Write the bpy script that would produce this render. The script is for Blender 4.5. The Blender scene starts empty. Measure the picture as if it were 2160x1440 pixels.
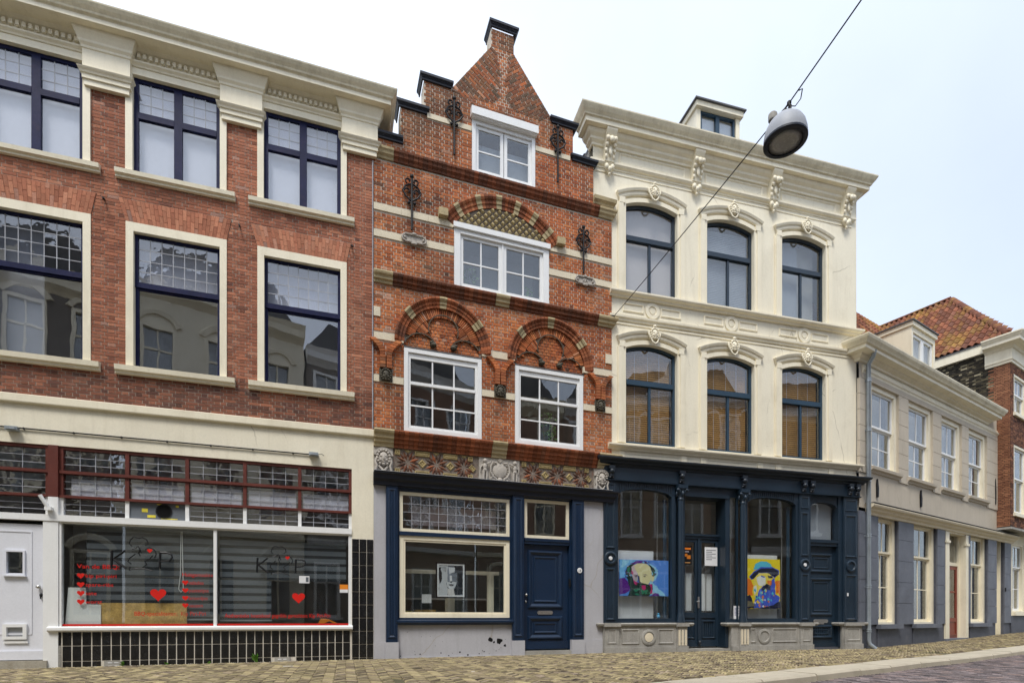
import bpy, math, random
from mathutils import Vector, Matrix
random.seed(11)
R = random.random
U = random.uniform
sc = bpy.context.scene
col = sc.collection
PI = math.pi

# ------------------------------------------------------------------ camera
F, YH, CX, H = 1150.0, 1303.0, 1080.0, 0.85      # focal length (px of a 2160 px frame), horizon row, centre column, eye height
cd = bpy.data.cameras.new('camera')
cam = bpy.data.objects.new('camera', cd); col.objects.link(cam)
cam.location = (0, 0, H); cam.rotation_euler = (PI/2, 0, 0)
cd.sensor_width = 36; cd.lens = 36*F/2160; cd.shift_y = (YH-720)/2160
cd.clip_start = 0.05; cd.clip_end = 2000
sc.camera = cam

# ------------------------------------------------------------------ sky and sun (bright overcast)
SUN_EL, SUN_AZ = math.radians(60), math.radians(196)   # azimuth clockwise from +Y: behind the camera, a little to its left
world = bpy.data.worlds.new('World'); sc.world = world; world.use_nodes = True
nt = world.node_tree; nt.nodes.clear()
sky = nt.nodes.new('ShaderNodeTexSky'); sky.sky_type = 'NISHITA'; sky.sun_disc = False
sky.sun_elevation = SUN_EL; sky.sun_rotation = SUN_AZ; sky.dust_density = 1.0; sky.air_density = 1.0; sky.ozone_density = 1.0
tc = nt.nodes.new('ShaderNodeTexCoord')
cl = nt.nodes.new('ShaderNodeTexNoise'); cl.inputs['Scale'].default_value = 2.2; cl.inputs['Detail'].default_value = 6; cl.inputs['Roughness'].default_value = 0.5
nt.links.new(tc.outputs['Generated'], cl.inputs['Vector'])
cr = nt.nodes.new('ShaderNodeValToRGB')
cr.color_ramp.elements[0].position = 0.36; cr.color_ramp.elements[0].color = (0.80, 0.80, 0.80, 1)
cr.color_ramp.elements[1].position = 0.62; cr.color_ramp.elements[1].color = (0.93, 0.93, 0.93, 1)
nt.links.new(cl.outputs['Fac'], cr.inputs['Fac'])
mx = nt.nodes.new('ShaderNodeMix'); mx.data_type = 'RGBA'
sx_ = nt.nodes.new('ShaderNodeSeparateXYZ'); nt.links.new(tc.outputs['Generated'], sx_.inputs[0])
mr = nt.nodes.new('ShaderNodeMapRange'); mr.inputs[1].default_value = -.7; mr.inputs[2].default_value = .8; mr.inputs[3].default_value = 1.08; mr.inputs[4].default_value = .66; mr.interpolation_type = 'SMOOTHSTEP'
nt.links.new(sx_.outputs['X'], mr.inputs[0])
ml = nt.nodes.new('ShaderNodeMath'); ml.operation = 'MULTIPLY'; ml.use_clamp = True; nt.links.new(cr.outputs['Color'], ml.inputs[0]); nt.links.new(mr.outputs[0], ml.inputs[1])
nt.links.new(ml.outputs[0], mx.inputs['Factor'])
nt.links.new(sky.outputs['Color'], mx.inputs[6])
mx.inputs[7].default_value = (7.2, 7.9, 9.1, 1)
bg = nt.nodes.new('ShaderNodeBackground'); bg.inputs['Strength'].default_value = 0.076
wo = nt.nodes.new('ShaderNodeOutputWorld')
nt.links.new(mx.outputs[2], bg.inputs['Color']); nt.links.new(bg.outputs['Background'], wo.inputs['Surface'])
sl = bpy.data.lights.new('sun', 'SUN'); sl.energy = 1.5; sl.angle = math.radians(18); sl.color = (1.0, 0.965, 0.90)
sun = bpy.data.objects.new('sun', sl); col.objects.link(sun)
sd = Vector((math.sin(SUN_AZ)*math.cos(SUN_EL), math.cos(SUN_AZ)*math.cos(SUN_EL), math.sin(SUN_EL)))
sun.rotation_euler = sd.to_track_quat('Z', 'Y').to_euler(); sun.location = sd*60
sc.view_settings.view_transform = 'Standard'; sc.view_settings.look = 'None'
sc.view_settings.exposure = 1.15; sc.view_settings.gamma = 1.0; sc.view_settings.use_curve_mapping = False
try:
    sc.cycles.transparent_max_bounces = 24; sc.cycles.max_bounces = 8; sc.cycles.diffuse_bounces = 4; sc.cycles.glossy_bounces = 4
except Exception: pass

# ------------------------------------------------------------------ facade planes
class Plane:
    """a vertical facade: origin seen at column px0 at depth Y0; xv is the column where its level lines meet the horizon"""
    def __init__(s, px0, Y0, xv):
        s.th = math.atan2(F, xv-CX); s.d = (math.cos(s.th), math.sin(s.th)); s.o = ((px0-CX)/F*Y0, Y0)
    def u(s, px):
        a = (px-CX)/F; return (a*s.o[1]-s.o[0])/(s.d[0]-a*s.d[1])
    def Y(s, px): return s.o[1]+s.u(px)*s.d[1]
    def z(s, px, py): return H+(YH-py)*s.Y(px)/F
    def xy(s, u, y=0): return (s.o[0]+u*s.d[0]-y*s.d[1], s.o[1]+u*s.d[1]+y*s.d[0])
    def px(s, u, z):
        x, y = s.xy(u); return CX+F*x/y, YH-F*(z-H)/y
p2 = Plane(788, 1, 4400)
D0 = (F/92)/p2.Y(1030)
p2 = Plane(788, D0, 4400); p1 = Plane(788, D0, 4700)
p3 = Plane(1286, p2.Y(1286), 5450); p4 = Plane(1817, p3.Y(1817), 2900)
p3.o = p3.xy(0, .045)                                # the cream front stands a hand's breadth behind its neighbour's
def interp(x, pts):
    if x <= pts[0][0]: return pts[0][1]
    for (a, b), (c, d) in zip(pts, pts[1:]):
        if x <= c: return b+(d-b)*(x-a)/(c-a)
    return pts[-1][1]
GP = [(-60, -.10), (-12, -.08), (-3, -.035), (2, -.02), (8, -.02), (10.2, -.03), (14.6, .06), (19, .2), (30, .5), (80, 1.0)]
def g(x): return interp(x, GP)

# ------------------------------------------------------------------ mesh builder
class MB:
    def __init__(s): s.v = []; s.f = []; s.c = []; s.t = None
    def add(s, vs, fs):
        n = len(s.v); s.v += vs; s.f += [tuple(i+n for i in f) for f in fs]
        if s.t is not None: s.c += [s.t]*len(fs)
        return s
    def box(s, x0, x1, y0, y1, z0, z1, back=True):
        v = [(x0,y0,z0),(x1,y0,z0),(x1,y1,z0),(x0,y1,z0),(x0,y0,z1),(x1,y0,z1),(x1,y1,z1),(x0,y1,z1)]
        f = [(0,1,5,4),(1,2,6,5),(3,0,4,7),(4,5,6,7),(0,3,2,1)]
        if back: f.append((2,3,7,6))
        return s.add(v, f)
    def prism(s, pts, y0, y1, back=True):            # polygon in x,z; y0 is the front
        n = len(pts); a = 0
        for i in range(n): a += pts[i][0]*pts[(i+1) % n][1]-pts[(i+1) % n][0]*pts[i][1]
        if a < 0: pts = pts[::-1]
        v = [(x, y0, z) for x, z in pts]+[(x, y1, z) for x, z in pts]
        f = [tuple(range(n))]+[(i, i+n, (i+1) % n+n, (i+1) % n) for i in range(n)]
        if back: f.append(tuple(range(2*n-1, n-1, -1)))
        return s.add(v, f)
    def zprism(s, pts, z0, z1):                      # polygon in x,y
        n = len(pts); a = 0
        for i in range(n): a += pts[i][0]*pts[(i+1) % n][1]-pts[(i+1) % n][0]*pts[i][1]
        if a < 0: pts = pts[::-1]
        v = [(x, y, z0) for x, y in pts]+[(x, y, z1) for x, y in pts]
        f = [tuple(range(n-1, -1, -1)), tuple(range(n, 2*n))]+[(i, (i+1) % n, (i+1) % n+n, i+n) for i in range(n)]
        return s.add(v, f)
    def ring(s, x0, x1, z0, z1, t, y0, y1, tb=None, tt=None):   # rectangular frame, members butted
        tb = t if tb is None else tb; tt = t if tt is None else tt
        s.box(x0, x0+t, y0, y1, z0, z1); s.box(x1-t, x1, y0, y1, z0, z1)
        s.box(x0+t, x1-t, y0+.001, y1, z1-tt, z1); s.box(x0+t, x1-t, y0+.001, y1, z0, z0+tb); return s
    def mould(s, x0, x1, z0, z1, t, y0, y1):              # picture-frame moulding with sloping faces
        o4 = [(x0, z0), (x1, z0), (x1, z1), (x0, z1)]; sg = [(1, 1), (-1, 1), (-1, -1), (1, -1)]; v = []; f = []
        for e, y in ((0, y1), (.22*t, y0+.15*(y1-y0)), (.5*t, y0), (t, y1-.1*(y1-y0)), (t, y1)):
            v += [(x+e*a, y, z+e*b) for (x, z), (a, b) in zip(o4, sg)]
        for k in range(4):
            for i in range(4): j = (i+1) % 4; f.append((k*4+i, k*4+j, k*4+4+j, k*4+4+i))
        return s.add(v, f)
    def cornice(s, prof, x0, x1, rl=False, rr=False, back=.3):
        """prof: (w,z) from bottom to top, w = projection; rl / rr: mitred returns at the ends"""
        path = []
        if rl: path.append(lambda w: (x0-w, back))
        path.append((lambda w: (x0-w, -w)) if rl else (lambda w: (x0, -w)))
        path.append((lambda w: (x1+w, -w)) if rr else (lambda w: (x1, -w)))
        if rr: path.append(lambda w: (x1+w, back))
        n = len(prof); v = []
        for p in path:
            for w, z in prof: x, y = p(w); v.append((x, y, z))
        f = []
        for k in range(len(path)-1):
            for i in range(n-1):
                f.append((k*n+i, (k+1)*n+i, (k+1)*n+i+1, k*n+i+1))
        # close top and bottom back to the wall line
        m = len(v)
        for p in path:
            wx, wy = p(0); v.append((wx, max(wy, 0) if wy <= 0 else wy, prof[0][1])); v.append((wx, max(wy, 0) if wy <= 0 else wy, prof[-1][1]))
        for k in range(len(path)-1):
            f.append((m+2*k, m+2*k+2, (k+1)*n, k*n)); f.append((k*n+n-1, (k+1)*n+n-1, m+2*k+3, m+2*k+1))
        e = len(path)-1
        f.append(tuple([m]+[i for i in range(n)]+[m+1])); f.append(tuple([m+2*e+1]+[e*n+i for i in range(n-1, -1, -1)]+[m+2*e]))
        return s.add(v, f)
    def arc(s, cx, cz, prof, a0, a1, n=10, sx=1.0):
        """closed profile [(r,y)] swept round (cx,cz); angles in radians from +x"""
        m = len(prof); v = []; f = []
        for k in range(n+1):
            a = a0+(a1-a0)*k/n; c, q = math.cos(a), math.sin(a)
            for r, y in prof: v.append((cx+r*c*sx, y, cz+r*q))
        for k in range(n):
            for i in range(m):
                j = (i+1) % m; f.append((k*m+i, k*m+j, (k+1)*m+j, (k+1)*m+i))
        f.append(tuple(range(m))); f.append(tuple(range(n*m+m-1, n*m-1, -1)))
        return s.add(v, f)
    def tube(s, pts, r, n=6, r2=None):
        pts = [Vector(p) for p in pts]; v = []; f = []; up = None
        for k, p in enumerate(pts):
            t = (pts[min(k+1, len(pts)-1)]-pts[max(k-1, 0)]).normalized()
            if up is None: up = t.orthogonal().normalized()
            up = (up-t*up.dot(t)).normalized(); b = t.cross(up)
            rr = r if r2 is None else r+(r2-r)*k/(len(pts)-1)
            for i in range(n):
                a = 2*PI*i/n; q = p+(up*math.cos(a)+b*math.sin(a))*rr; v.append(tuple(q))
        for k in range(len(pts)-1):
            for i in range(n):
                j = (i+1) % n; f.append((k*n+i, k*n+j, (k+1)*n+j, (k+1)*n+i))
        f.append(tuple(range(n-1, -1, -1))); f.append(tuple(range(len(v)-n, len(v))))
        return s.add(v, f)
    def ball(s, c, rx, ry=None, rz=None, n=8, m=5):
        ry = rx if ry is None else ry; rz = rx if rz is None else rz
        v = [(c[0], c[1], c[2]-rz)]; f = []
        for j in range(1, m):
            b = -PI/2+PI*j/m
            for i in range(n):
                a = 2*PI*i/n; v.append((c[0]+rx*math.cos(a)*math.cos(b), c[1]+ry*math.sin(a)*math.cos(b), c[2]+rz*math.sin(b)))
        v.append((c[0], c[1], c[2]+rz)); L = len(v)-1
        for i in range(n): f.append((0, 1+(i+1) % n, 1+i))
        for j in range(m-2):
            for i in range(n):
                a = 1+j*n+i; b = 1+j*n+(i+1) % n; f.append((a, b, b+n, a+n))
        for i in range(n): f.append((L, 1+(m-2)*n+i, 1+(m-2)*n+(i+1) % n))
        return s.add(v, f)
    def lathe(s, cx, cy, prof, n=16, axis='z', z0=0):   # prof (r,z)
        v = []; f = []; m = len(prof)
        for r, z in prof:
            for i in range(n):
                a = 2*PI*i/n
                if axis == 'z': v.append((cx+r*math.cos(a), cy+r*math.sin(a), z))
                else: v.append((cx+r*math.cos(a), z, cy+r*math.sin(a)))      # axis along y: cy is the z centre
        for k in range(m-1):
            for i in range(n):
                j = (i+1) % n; f.append((k*n+i, k*n+j, (k+1)*n+j, (k+1)*n+i))
        f.append(tuple(range(n-1, -1, -1))); f.append(tuple(range((m-1)*n, m*n)))
        return s.add(v, f)
    def mesh(s, name, mat, smooth=False, fix=True):
        me = bpy.data.meshes.new(name); me.from_pydata(s.v, [], s.f)
        if s.c and len(s.c) == len(s.f):
            at = me.attributes.new('tone', 'FLOAT_COLOR', 'FACE')
            flat = []
            for t in s.c: flat += [t[0], t[1], t[2], 1.0]
            at.data.foreach_set('color', flat)
        if mat: me.materials.append(mat)
        if fix:
            import bmesh
            bm = bmesh.new(); bm.from_mesh(me); bmesh.ops.recalc_face_normals(bm, faces=bm.faces); bm.to_mesh(me); bm.free()
        if smooth:
            me.shade_smooth()
            if smooth is not True: me.set_sharp_from_angle(angle=math.radians(smooth))
        me.update(); return me
    def build(s, name, mat, parent=None, smooth=False, fix=True):
        o = bpy.data.objects.new(name, s.mesh(name, mat, smooth, fix)); col.objects.link(o)
        if parent: o.parent = parent
        return o
def B(name, mat, parent, *a, **k):
    return MB().box(*a).build(name, mat, parent, fix=False, **k)
def tag(o, label=None, cat=None, group=None, kind=None):
    for k, v in (('label', label), ('category', cat), ('group', group), ('kind', kind)):
        if v: o[k] = v
    return o
def empty(name, loc, rz=0):
    o = bpy.data.objects.new(name, None); o.location = loc; o.rotation_euler = (0, 0, rz); o.empty_display_size = .2
    col.objects.link(o); return o
def inst(name, me, parent, loc, rot=(0,0,0), scl=(1,1,1)):
    o = bpy.data.objects.new(name, me); col.objects.link(o); o.parent = parent
    o.location = loc; o.rotation_euler = rot; o.scale = scl; return o
_tm = {}
def text_mesh(sx, size, mat):
    cu = bpy.data.curves.new('lettering', 'FONT'); cu.body = sx; cu.size = size; cu.extrude = .0006; cu.resolution_u = 2
    ob = bpy.data.objects.new('lettering', cu); col.objects.link(ob)
    dg = bpy.context.evaluated_depsgraph_get(); dg.update()
    me = bpy.data.meshes.new_from_object(ob.evaluated_get(dg)); bpy.data.objects.remove(ob)
    me.transform(Matrix.Rotation(PI/2, 4, 'X')); me.materials.clear(); me.materials.append(mat); me.name = 'lettering'
    return me

# ------------------------------------------------------------------ materials
M = {}
def new_mat(name):
    m = bpy.data.materials.new(name); m.use_nodes = True; n = m.node_tree; n.nodes.clear()
    out = n.nodes.new('ShaderNodeOutputMaterial'); return m, n, out
def node(n, t, **kw):
    x = n.nodes.new(t)
    for k, v in kw.items(): setattr(x, k, v)
    return x
def setin(x, **kw):
    for k, v in kw.items(): x.inputs[k.replace('_', ' ')].default_value = v
def noise(n, scale, detail=5, rough=.55, stretch=None, src=None):
    gp = node(n, 'ShaderNodeNewGeometry') if src is None else None
    v = gp.outputs['Position'] if src is None else src
    if stretch:
        mp = node(n, 'ShaderNodeMapping'); mp.inputs['Scale'].default_value = stretch; n.links.new(v, mp.inputs['Vector']); v = mp.outputs['Vector']
    t = node(n, 'ShaderNodeTexNoise'); setin(t, Scale=scale, Detail=detail, Roughness=rough); n.links.new(v, t.inputs['Vector']); return t.outputs['Fac']
def ramp(n, src, *stops):
    r = node(n, 'ShaderNodeValToRGB'); e = r.color_ramp.elements
    while len(e) < len(stops): e.new(.5)
    for k, (p, c) in enumerate(stops):
        e[k].position = p; e[k].color = (c, c, c, 1) if isinstance(c, (int, float)) else (*c, 1)
    n.links.new(src, r.inputs['Fac']); return r.outputs['Color']
def mixc(n, fac, a, b, mode='MIX'):
    m = node(n, 'ShaderNodeMix', data_type='RGBA', blend_type=mode)
    for s, v in ((m.inputs['Factor'], fac), (m.inputs[6], a), (m.inputs[7], b)):
        if isinstance(v, (int, float)): s.default_value = v
        elif isinstance(v, tuple): s.default_value = (*v, 1)
        else: n.links.new(v, s)
    return m.outputs[2]
def bump(n, h, strength, dist=.01):
    b = node(n, 'ShaderNodeBump'); b.inputs['Strength'].default_value = strength; b.inputs['Distance'].default_value = dist
    n.links.new(h, b.inputs['Height']); return b.outputs['Normal']
def plain(name, c, rough=.6, var=.12, scale=2.5, grain=60, bmp=.0, streak=0, scol=(.12,.10,.07), spec=.35, metal=0, blot=0, bcol=(.2,.17,.12), bscale=1.3, crack=0):
    m, n, out = new_mat(name)
    p = node(n, 'ShaderNodeBsdfPrincipled'); setin(p, Roughness=rough, Metallic=metal); p.inputs['Specular IOR Level'].default_value = spec
    a = ramp(n, noise(n, scale, 6), (.25, 1-var), (.75, 1+var))
    cc = mixc(n, 1, tuple(c), a, 'MULTIPLY')
    b = ramp(n, noise(n, grain, 3), (.3, 1-var*.6), (.7, 1+var*.6)); cc = mixc(n, 1, cc, b, 'MULTIPLY')
    if streak:
        s = ramp(n, noise(n, 3.0, 6, .6, (2.6, 2.6, .30)), (.50, 0), (.80, streak)); cc = mixc(n, s, cc, tuple(scol))
    if blot:
        s = ramp(n, noise(n, bscale, 8, .65), (.52, 0), (.68, blot)); cc = mixc(n, s, cc, tuple(bcol))
    if crack:
        gp = node(n, 'ShaderNodeNewGeometry'); nz = node(n, 'ShaderNodeTexNoise'); setin(nz, Scale=2.5, Detail=6); n.links.new(gp.outputs['Position'], nz.inputs['Vector'])
        mxv = mixc(n, .22, gp.outputs['Position'], nz.outputs['Color'], 'ADD'); vo = node(n, 'ShaderNodeTexVoronoi', feature='DISTANCE_TO_EDGE'); setin(vo, Scale=.55); n.links.new(mxv, vo.inputs['Vector'])
        ln = ramp(n, vo.outputs['Distance'], (.0, 1), (.006, 0)); mk = ramp(n, noise(n, .8, 3), (.50, 0), (.60, crack)); cc = mixc(n, mixc(n, 1, ln, mk, 'MULTIPLY'), cc, (.30, .25, .17))
    n.links.new(cc, p.inputs['Base Color'])
    rr = ramp(n, noise(n, scale*3, 4), (.3, max(rough-.04, .02)), (.7, min(rough+.05, 1))); n.links.new(rr, p.inputs['Roughness'])
    if bmp: n.links.new(bump(n, noise(n, grain, 5), bmp), p.inputs['Normal'])
    n.links.new(p.outputs[0], out.inputs[0]); M[name] = m; return m
def brickmat(name, stops, stain=.35, stcol=(.05,.04,.035), lime=0.0, sscale=.9, soot=(.05,.042,.036), rough=.85):
    m, n, out = new_mat(name)
    p = node(n, 'ShaderNodeBsdfPrincipled'); setin(p, Roughness=rough); p.inputs['Specular IOR Level'].default_value = .2
    at = node(n, 'ShaderNodeAttribute', attribute_name='tone'); sp = node(n, 'ShaderNodeSeparateColor'); n.links.new(at.outputs['Color'], sp.inputs[0])
    c = ramp(n, sp.outputs[0], *stops)
    v = ramp(n, sp.outputs[1], (0, .62), (1, 1.32)); c = mixc(n, 1, c, v, 'MULTIPLY')
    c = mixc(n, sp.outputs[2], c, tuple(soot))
    gr = ramp(n, noise(n, 38, 6, .65), (.25, .72), (.75, 1.25)); c = mixc(n, 1, c, gr, 'MULTIPLY')
    st = ramp(n, noise(n, sscale, 7, .65, (1, 1, .55)), (.50, 0), (.78, stain)); c = mixc(n, st, c, tuple(stcol))
    if lime:
        l = ramp(n, noise(n, 2.3, 8, .7), (.58, 0), (.75, lime)); c = mixc(n, l, c, (.42, .36, .30))
    n.links.new(c, p.inputs['Base Color'])
    n.links.new(bump(n, noise(n, 70, 6, .7), .5, .006), p.inputs['Normal'])
    n.links.new(p.outputs[0], out.inputs[0]); M[name] = m; return m
def glassmat(name, ior=1.9, tint=(.86,.9,.88), wav=.02, wscale=1.6, rough=.0):
    m, n, out = new_mat(name)
    tr = node(n, 'ShaderNodeBsdfTransparent'); tr.inputs[0].default_value = (*tint, 1)
    gl = node(n, 'ShaderNodeBsdfGlossy'); gl.inputs['Roughness'].default_value = rough
    r0 = ((ior-1)/(ior+1))**2
    ge = node(n, 'ShaderNodeNewGeometry'); dt = node(n, 'ShaderNodeVectorMath', operation='DOT_PRODUCT'); n.links.new(ge.outputs['Normal'], dt.inputs[0]); n.links.new(ge.outputs['Incoming'], dt.inputs[1])
    def mth(op, a, b=None):
        x = node(n, 'ShaderNodeMath', operation=op)
        for i, v in enumerate((a, b)):
            if v is None: continue
            if isinstance(v, (int, float)): x.inputs[i].default_value = v
            else: n.links.new(v, x.inputs[i])
        return x.outputs[0]
    om = mth('SUBTRACT', 1.0, mth('ABSOLUTE', dt.outputs['Value'])); fr_ = mth('ADD', mth('MULTIPLY', mth('POWER', om, 5.0), 1-r0), r0)
    if wav:
        nm = bump(n, noise(n, wscale, 2, .4), wav*10, .012); n.links.new(nm, gl.inputs['Normal'])
    mxs = node(n, 'ShaderNodeMixShader'); n.links.new(fr_, mxs.inputs[0]); n.links.new(tr.outputs[0], mxs.inputs[1]); n.links.new(gl.outputs[0], mxs.inputs[2])
    n.links.new(mxs.outputs[0], out.inputs[0]); M[name] = m; return m

brickmat('brick_one', [(0, (.15,.066,.050)), (.3, (.27,.102,.062)), (.6, (.36,.138,.080)), (.85, (.44,.190,.112)), (1, (.34,.19,.145))], stain=.30, stcol=(.10,.045,.035), lime=.25)
brickmat('brick_two', [(0, (.10,.045,.030)), (.25, (.30,.080,.032)), (.55, (.43,.130,.048)), (.85, (.52,.190,.072)), (1, (.46,.25,.17))], stain=.85, stcol=(.055,.035,.025), lime=.30, soot=(.10,.078,.052))
brickmat('brick_five', [(0, (.09,.04,.028)), (.5, (.17,.072,.042)), (1, (.27,.125,.068))], stain=.3)
brickmat('brick_tar', [(0, (.022,.020,.016)), (.6, (.05,.042,.03)), (.85, (.12,.10,.06)), (1, (.34,.29,.19))], stain=.2)
brickmat('paver', [(0, (.10,.075,.06)), (.25, (.27,.215,.135)), (.55, (.36,.295,.165)), (.8, (.44,.365,.20)), (1, (.32,.25,.19))], stain=.25, stcol=(.10,.085,.04), sscale=1.4, rough=.8, soot=(.07,.085,.03))
brickmat('setts', [(0, (.085,.072,.075)), (.4, (.17,.142,.145)), (.7, (.25,.205,.205)), (1, (.27,.195,.175))], stain=.3, stcol=(.10,.09,.07), sscale=1.2, rough=.75)
brickmat('terracotta', [(0, (.20,.065,.03)), (.5, (.34,.105,.045)), (1, (.42,.16,.075))], stain=.35, stcol=(.07,.045,.03))
brickmat('pantile', [(0, (.14,.058,.036)), (.4, (.205,.075,.042)), (.8, (.245,.092,.050)), (1, (.18,.085,.06))], stain=.75, stcol=(.40,.27,.035), sscale=1.1, soot=(.30,.22,.07))
plain('mortar_one', (.47,.40,.33), .95, .25, 6, 80, .3, blot=.8, bcol=(.17,.12,.09), bscale=1.1)
plain('mortar_two', (.54,.48,.40), .95, .3, 5, 80, .3, blot=.8, bcol=(.10,.085,.07), bscale=.8)
plain('mortar_white', (.56,.49,.40), .95, .25, 5, 80, .3, blot=.7, bcol=(.22,.17,.12), bscale=1.0)
plain('mortar_dark', (.06,.05,.045), .95, .2, 6, 80, .3)
plain('cream', (.81,.74,.575), .5, .05, 1.2, 45, .08, streak=.28, scol=(.47,.39,.25), blot=.22, bcol=(.42,.36,.24))
plain('cream_wall', (.79,.73,.58), .7, .06, .9, 30, .16, streak=.30, scol=(.52,.45,.32), blot=.16, bcol=(.48,.41,.28), crack=.8)
plain('cream_gutter', (.72,.65,.48), .5, .10, 1.8, 30, .05, streak=.5, scol=(.34,.28,.18), blot=.35, bcol=(.30,.25,.15), bscale=2.0)
plain('stone_beige', (.42,.335,.19), .8, .22, 3, 40, .25, blot=.5, bcol=(.20,.165,.09), bscale=4)
plain('stone_pale', (.68,.60,.45), .8, .12, 3, 40, .15, blot=.25, bcol=(.38,.31,.2), bscale=3)
plain('stone_grey', (.33,.315,.285), .75, .2, 2.5, 35, .2, streak=.45, scol=(.12,.11,.10), blot=.35, bcol=(.17,.16,.15), bscale=3)
plain('stone_relief', (.44,.40,.35), .75, .22, 9, 50, .2, blot=.5, bcol=(.16,.14,.12), bscale=9)
plain('stone_dark', (.075,.065,.045), .7, .4, 10, 50, .3, blot=.5, bcol=(.015,.014,.012), bscale=12)
plain('gold_glaze', (.37,.285,.13), .45, .3, 8, 40, .1, spec=.5, blot=.6, bcol=(.19,.145,.05), bscale=9)
plain('brown_glaze', (.085,.06,.035), .45, .3, 8, 40, .1)
plain('render_lilac', (.43,.425,.45), .8, .06, 1.1, 30, .16, streak=.32, scol=(.27,.26,.26), blot=.15, bcol=(.33,.32,.33), crack=.6)
plain('render_beige', (.50,.44,.355), .8, .07, 1.1, 30, .16, streak=.32, scol=(.31,.27,.21), blot=.15, bcol=(.36,.31,.24), crack=.6)
plain('bluestone', (.125,.135,.165), .6, .18, 1.6, 30, .12, blot=.35, bcol=(.20,.205,.225), bscale=1.8)
plain('bluestone_dark', (.07,.075,.095), .6, .25, 1.6, 30, .12, blot=.35, bcol=(.16,.165,.185), bscale=2.4)
plain('white', (.79,.79,.78), .35, .04, 1.6, 40, .02, streak=.12, scol=(.5,.47,.42))
plain('white_door', (.70,.71,.76), .45, .05, 1.4, 30, .03, streak=.10, scol=(.45,.44,.45))
plain('navy', (.007,.021,.052), .32, .22, 1.2, 40, .02, spec=.5)
plain('indigo', (.008,.011,.050), .5, .3, 3.0, 40, .08, spec=.15, blot=.3, bcol=(.045,.028,.045), bscale=6)
plain('teal', (.013,.026,.043), .34, .22, 1.3, 40, .02, spec=.5)
plain('teal_dark', (.013,.019,.028), .4, .2, 2.0, 40, .03, spec=.45)
plain('blue_sash', (.018,.046,.078), .4, .15, 2.0, 40, .02, spec=.45)
plain('maroon', (.115,.028,.020), .45, .2, 2.4, 40, .05, blot=.3, bcol=(.09,.03,.025), bscale=4)
plain('black_beam', (.010,.012,.020), .45, .2, 2.0, 40, .04, spec=.4)
plain('iron', (.008,.008,.010), .6, .3, 6, 60, .2, spec=.3)
plain('lead', (.34,.35,.38), .5, .2, 5, 60, .1)
plain('zinc', (.36,.40,.43), .42, .15, 3, 40, .05, metal=.6, streak=.4, scol=(.2,.21,.22))
plain('steel', (.55,.54,.52), .3, .1, 4, 60, .0, metal=.9)
plain('concrete', (.36,.33,.27), .9, .2, 2.5, 40, .3, blot=.4, bcol=(.2,.17,.12), bscale=3)
plain('kerb', (.45,.40,.31), .85, .12, 2.2, 90, .35, blot=.3, bcol=(.27,.23,.16), bscale=1.6)
plain('sand_joint', (.10,.088,.05), .95, .35, 3, 60, .4, blot=.6, bcol=(.055,.085,.02), bscale=2.2)
plain('asphalt', (.075,.07,.07), .9, .25, 3, 70, .4)
plain('black_tile', (.010,.010,.011), .22, .4, 6, 30, .02, spec=.5, blot=.3, bcol=(.03,.03,.03), bscale=5)
plain('grout', (.60,.56,.49), .9, .15, 5, 60, .2)
plain('interior', (.17,.16,.145), .9, .1)
plain('interior_pale', (.48,.46,.42), .9, .1)
plain('grey_green', (.20,.225,.205), .7, .1)
plain('blind_white', (.78,.79,.82), .8, .04, .8, 20)
plain('blind_grey', (.40,.42,.45), .7, .06, .8, 20)
plain('blind_pink', (.62,.54,.50), .7, .05, .6, 20)
plain('blind_dark', (.115,.128,.145), .6, .1, 1.5, 20)
plain('blind_black', (.014,.016,.02), .6, .1, 1.5, 20)
plain('blind_wood', (.50,.27,.08), .55, .25, 5, 60, .05)
plain('osb', (.50,.32,.095), .8, .35, 9, 30, .15, blot=.4, bcol=(.30,.17,.05), bscale=8)
plain('red_vinyl', (.62,.012,.006), .5, .03)
plain('black_vinyl', (.004,.004,.005), .5, .03)
plain('orange_vinyl', (.75,.24,.02), .5, .03)
plain('yellow_tape', (.62,.52,.05), .6, .2, 9)
plain('paper', (.72,.72,.73), .8, .05)
plain('red_door', (.20,.036,.020), .4, .15, 2.5, 40, .03)
plain('roof_lead', (.10,.10,.105), .7, .2, 2, 40, .1, streak=.3, scol=(.05,.05,.05))
plain('leaf', (.10,.24,.03), .5, .35, 7, 60)
plain('leaf_dull', (.06,.12,.035), .6, .3, 7, 60)
plain('lamp_grey', (.36,.38,.42), .5, .05, 3, 40, .0, spec=.25)
plain('lamp_rim', (.018,.024,.04), .45, .1, 4, 40, .0)
plain('lamp_glass', (.34,.34,.35), .25, .12, 8, 40, .0, spec=.6)
plain('opp_brick', (.26,.16,.115), .9, .25, 2.0, 30, .2)
plain('opp_brick_dark', (.17,.15,.13), .9, .25, 2.0, 30, .2)
glassmat('glass', 2.0, tint=(.92,.94,.95)); glassmat('glass_old', 2.35, wav=.018, wscale=1.2, tint=(.93,.94,.96)); glassmat('glass_shop', 1.7, wav=.012, wscale=.7, tint=(.94,.96,.96)); glassmat('glass_lead', 2.2, wav=.02, wscale=5, tint=(.92,.93,.96))
def flat(name, c):
    if name in M: return M[name]
    return plain(name, c, .7, .03)

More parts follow.
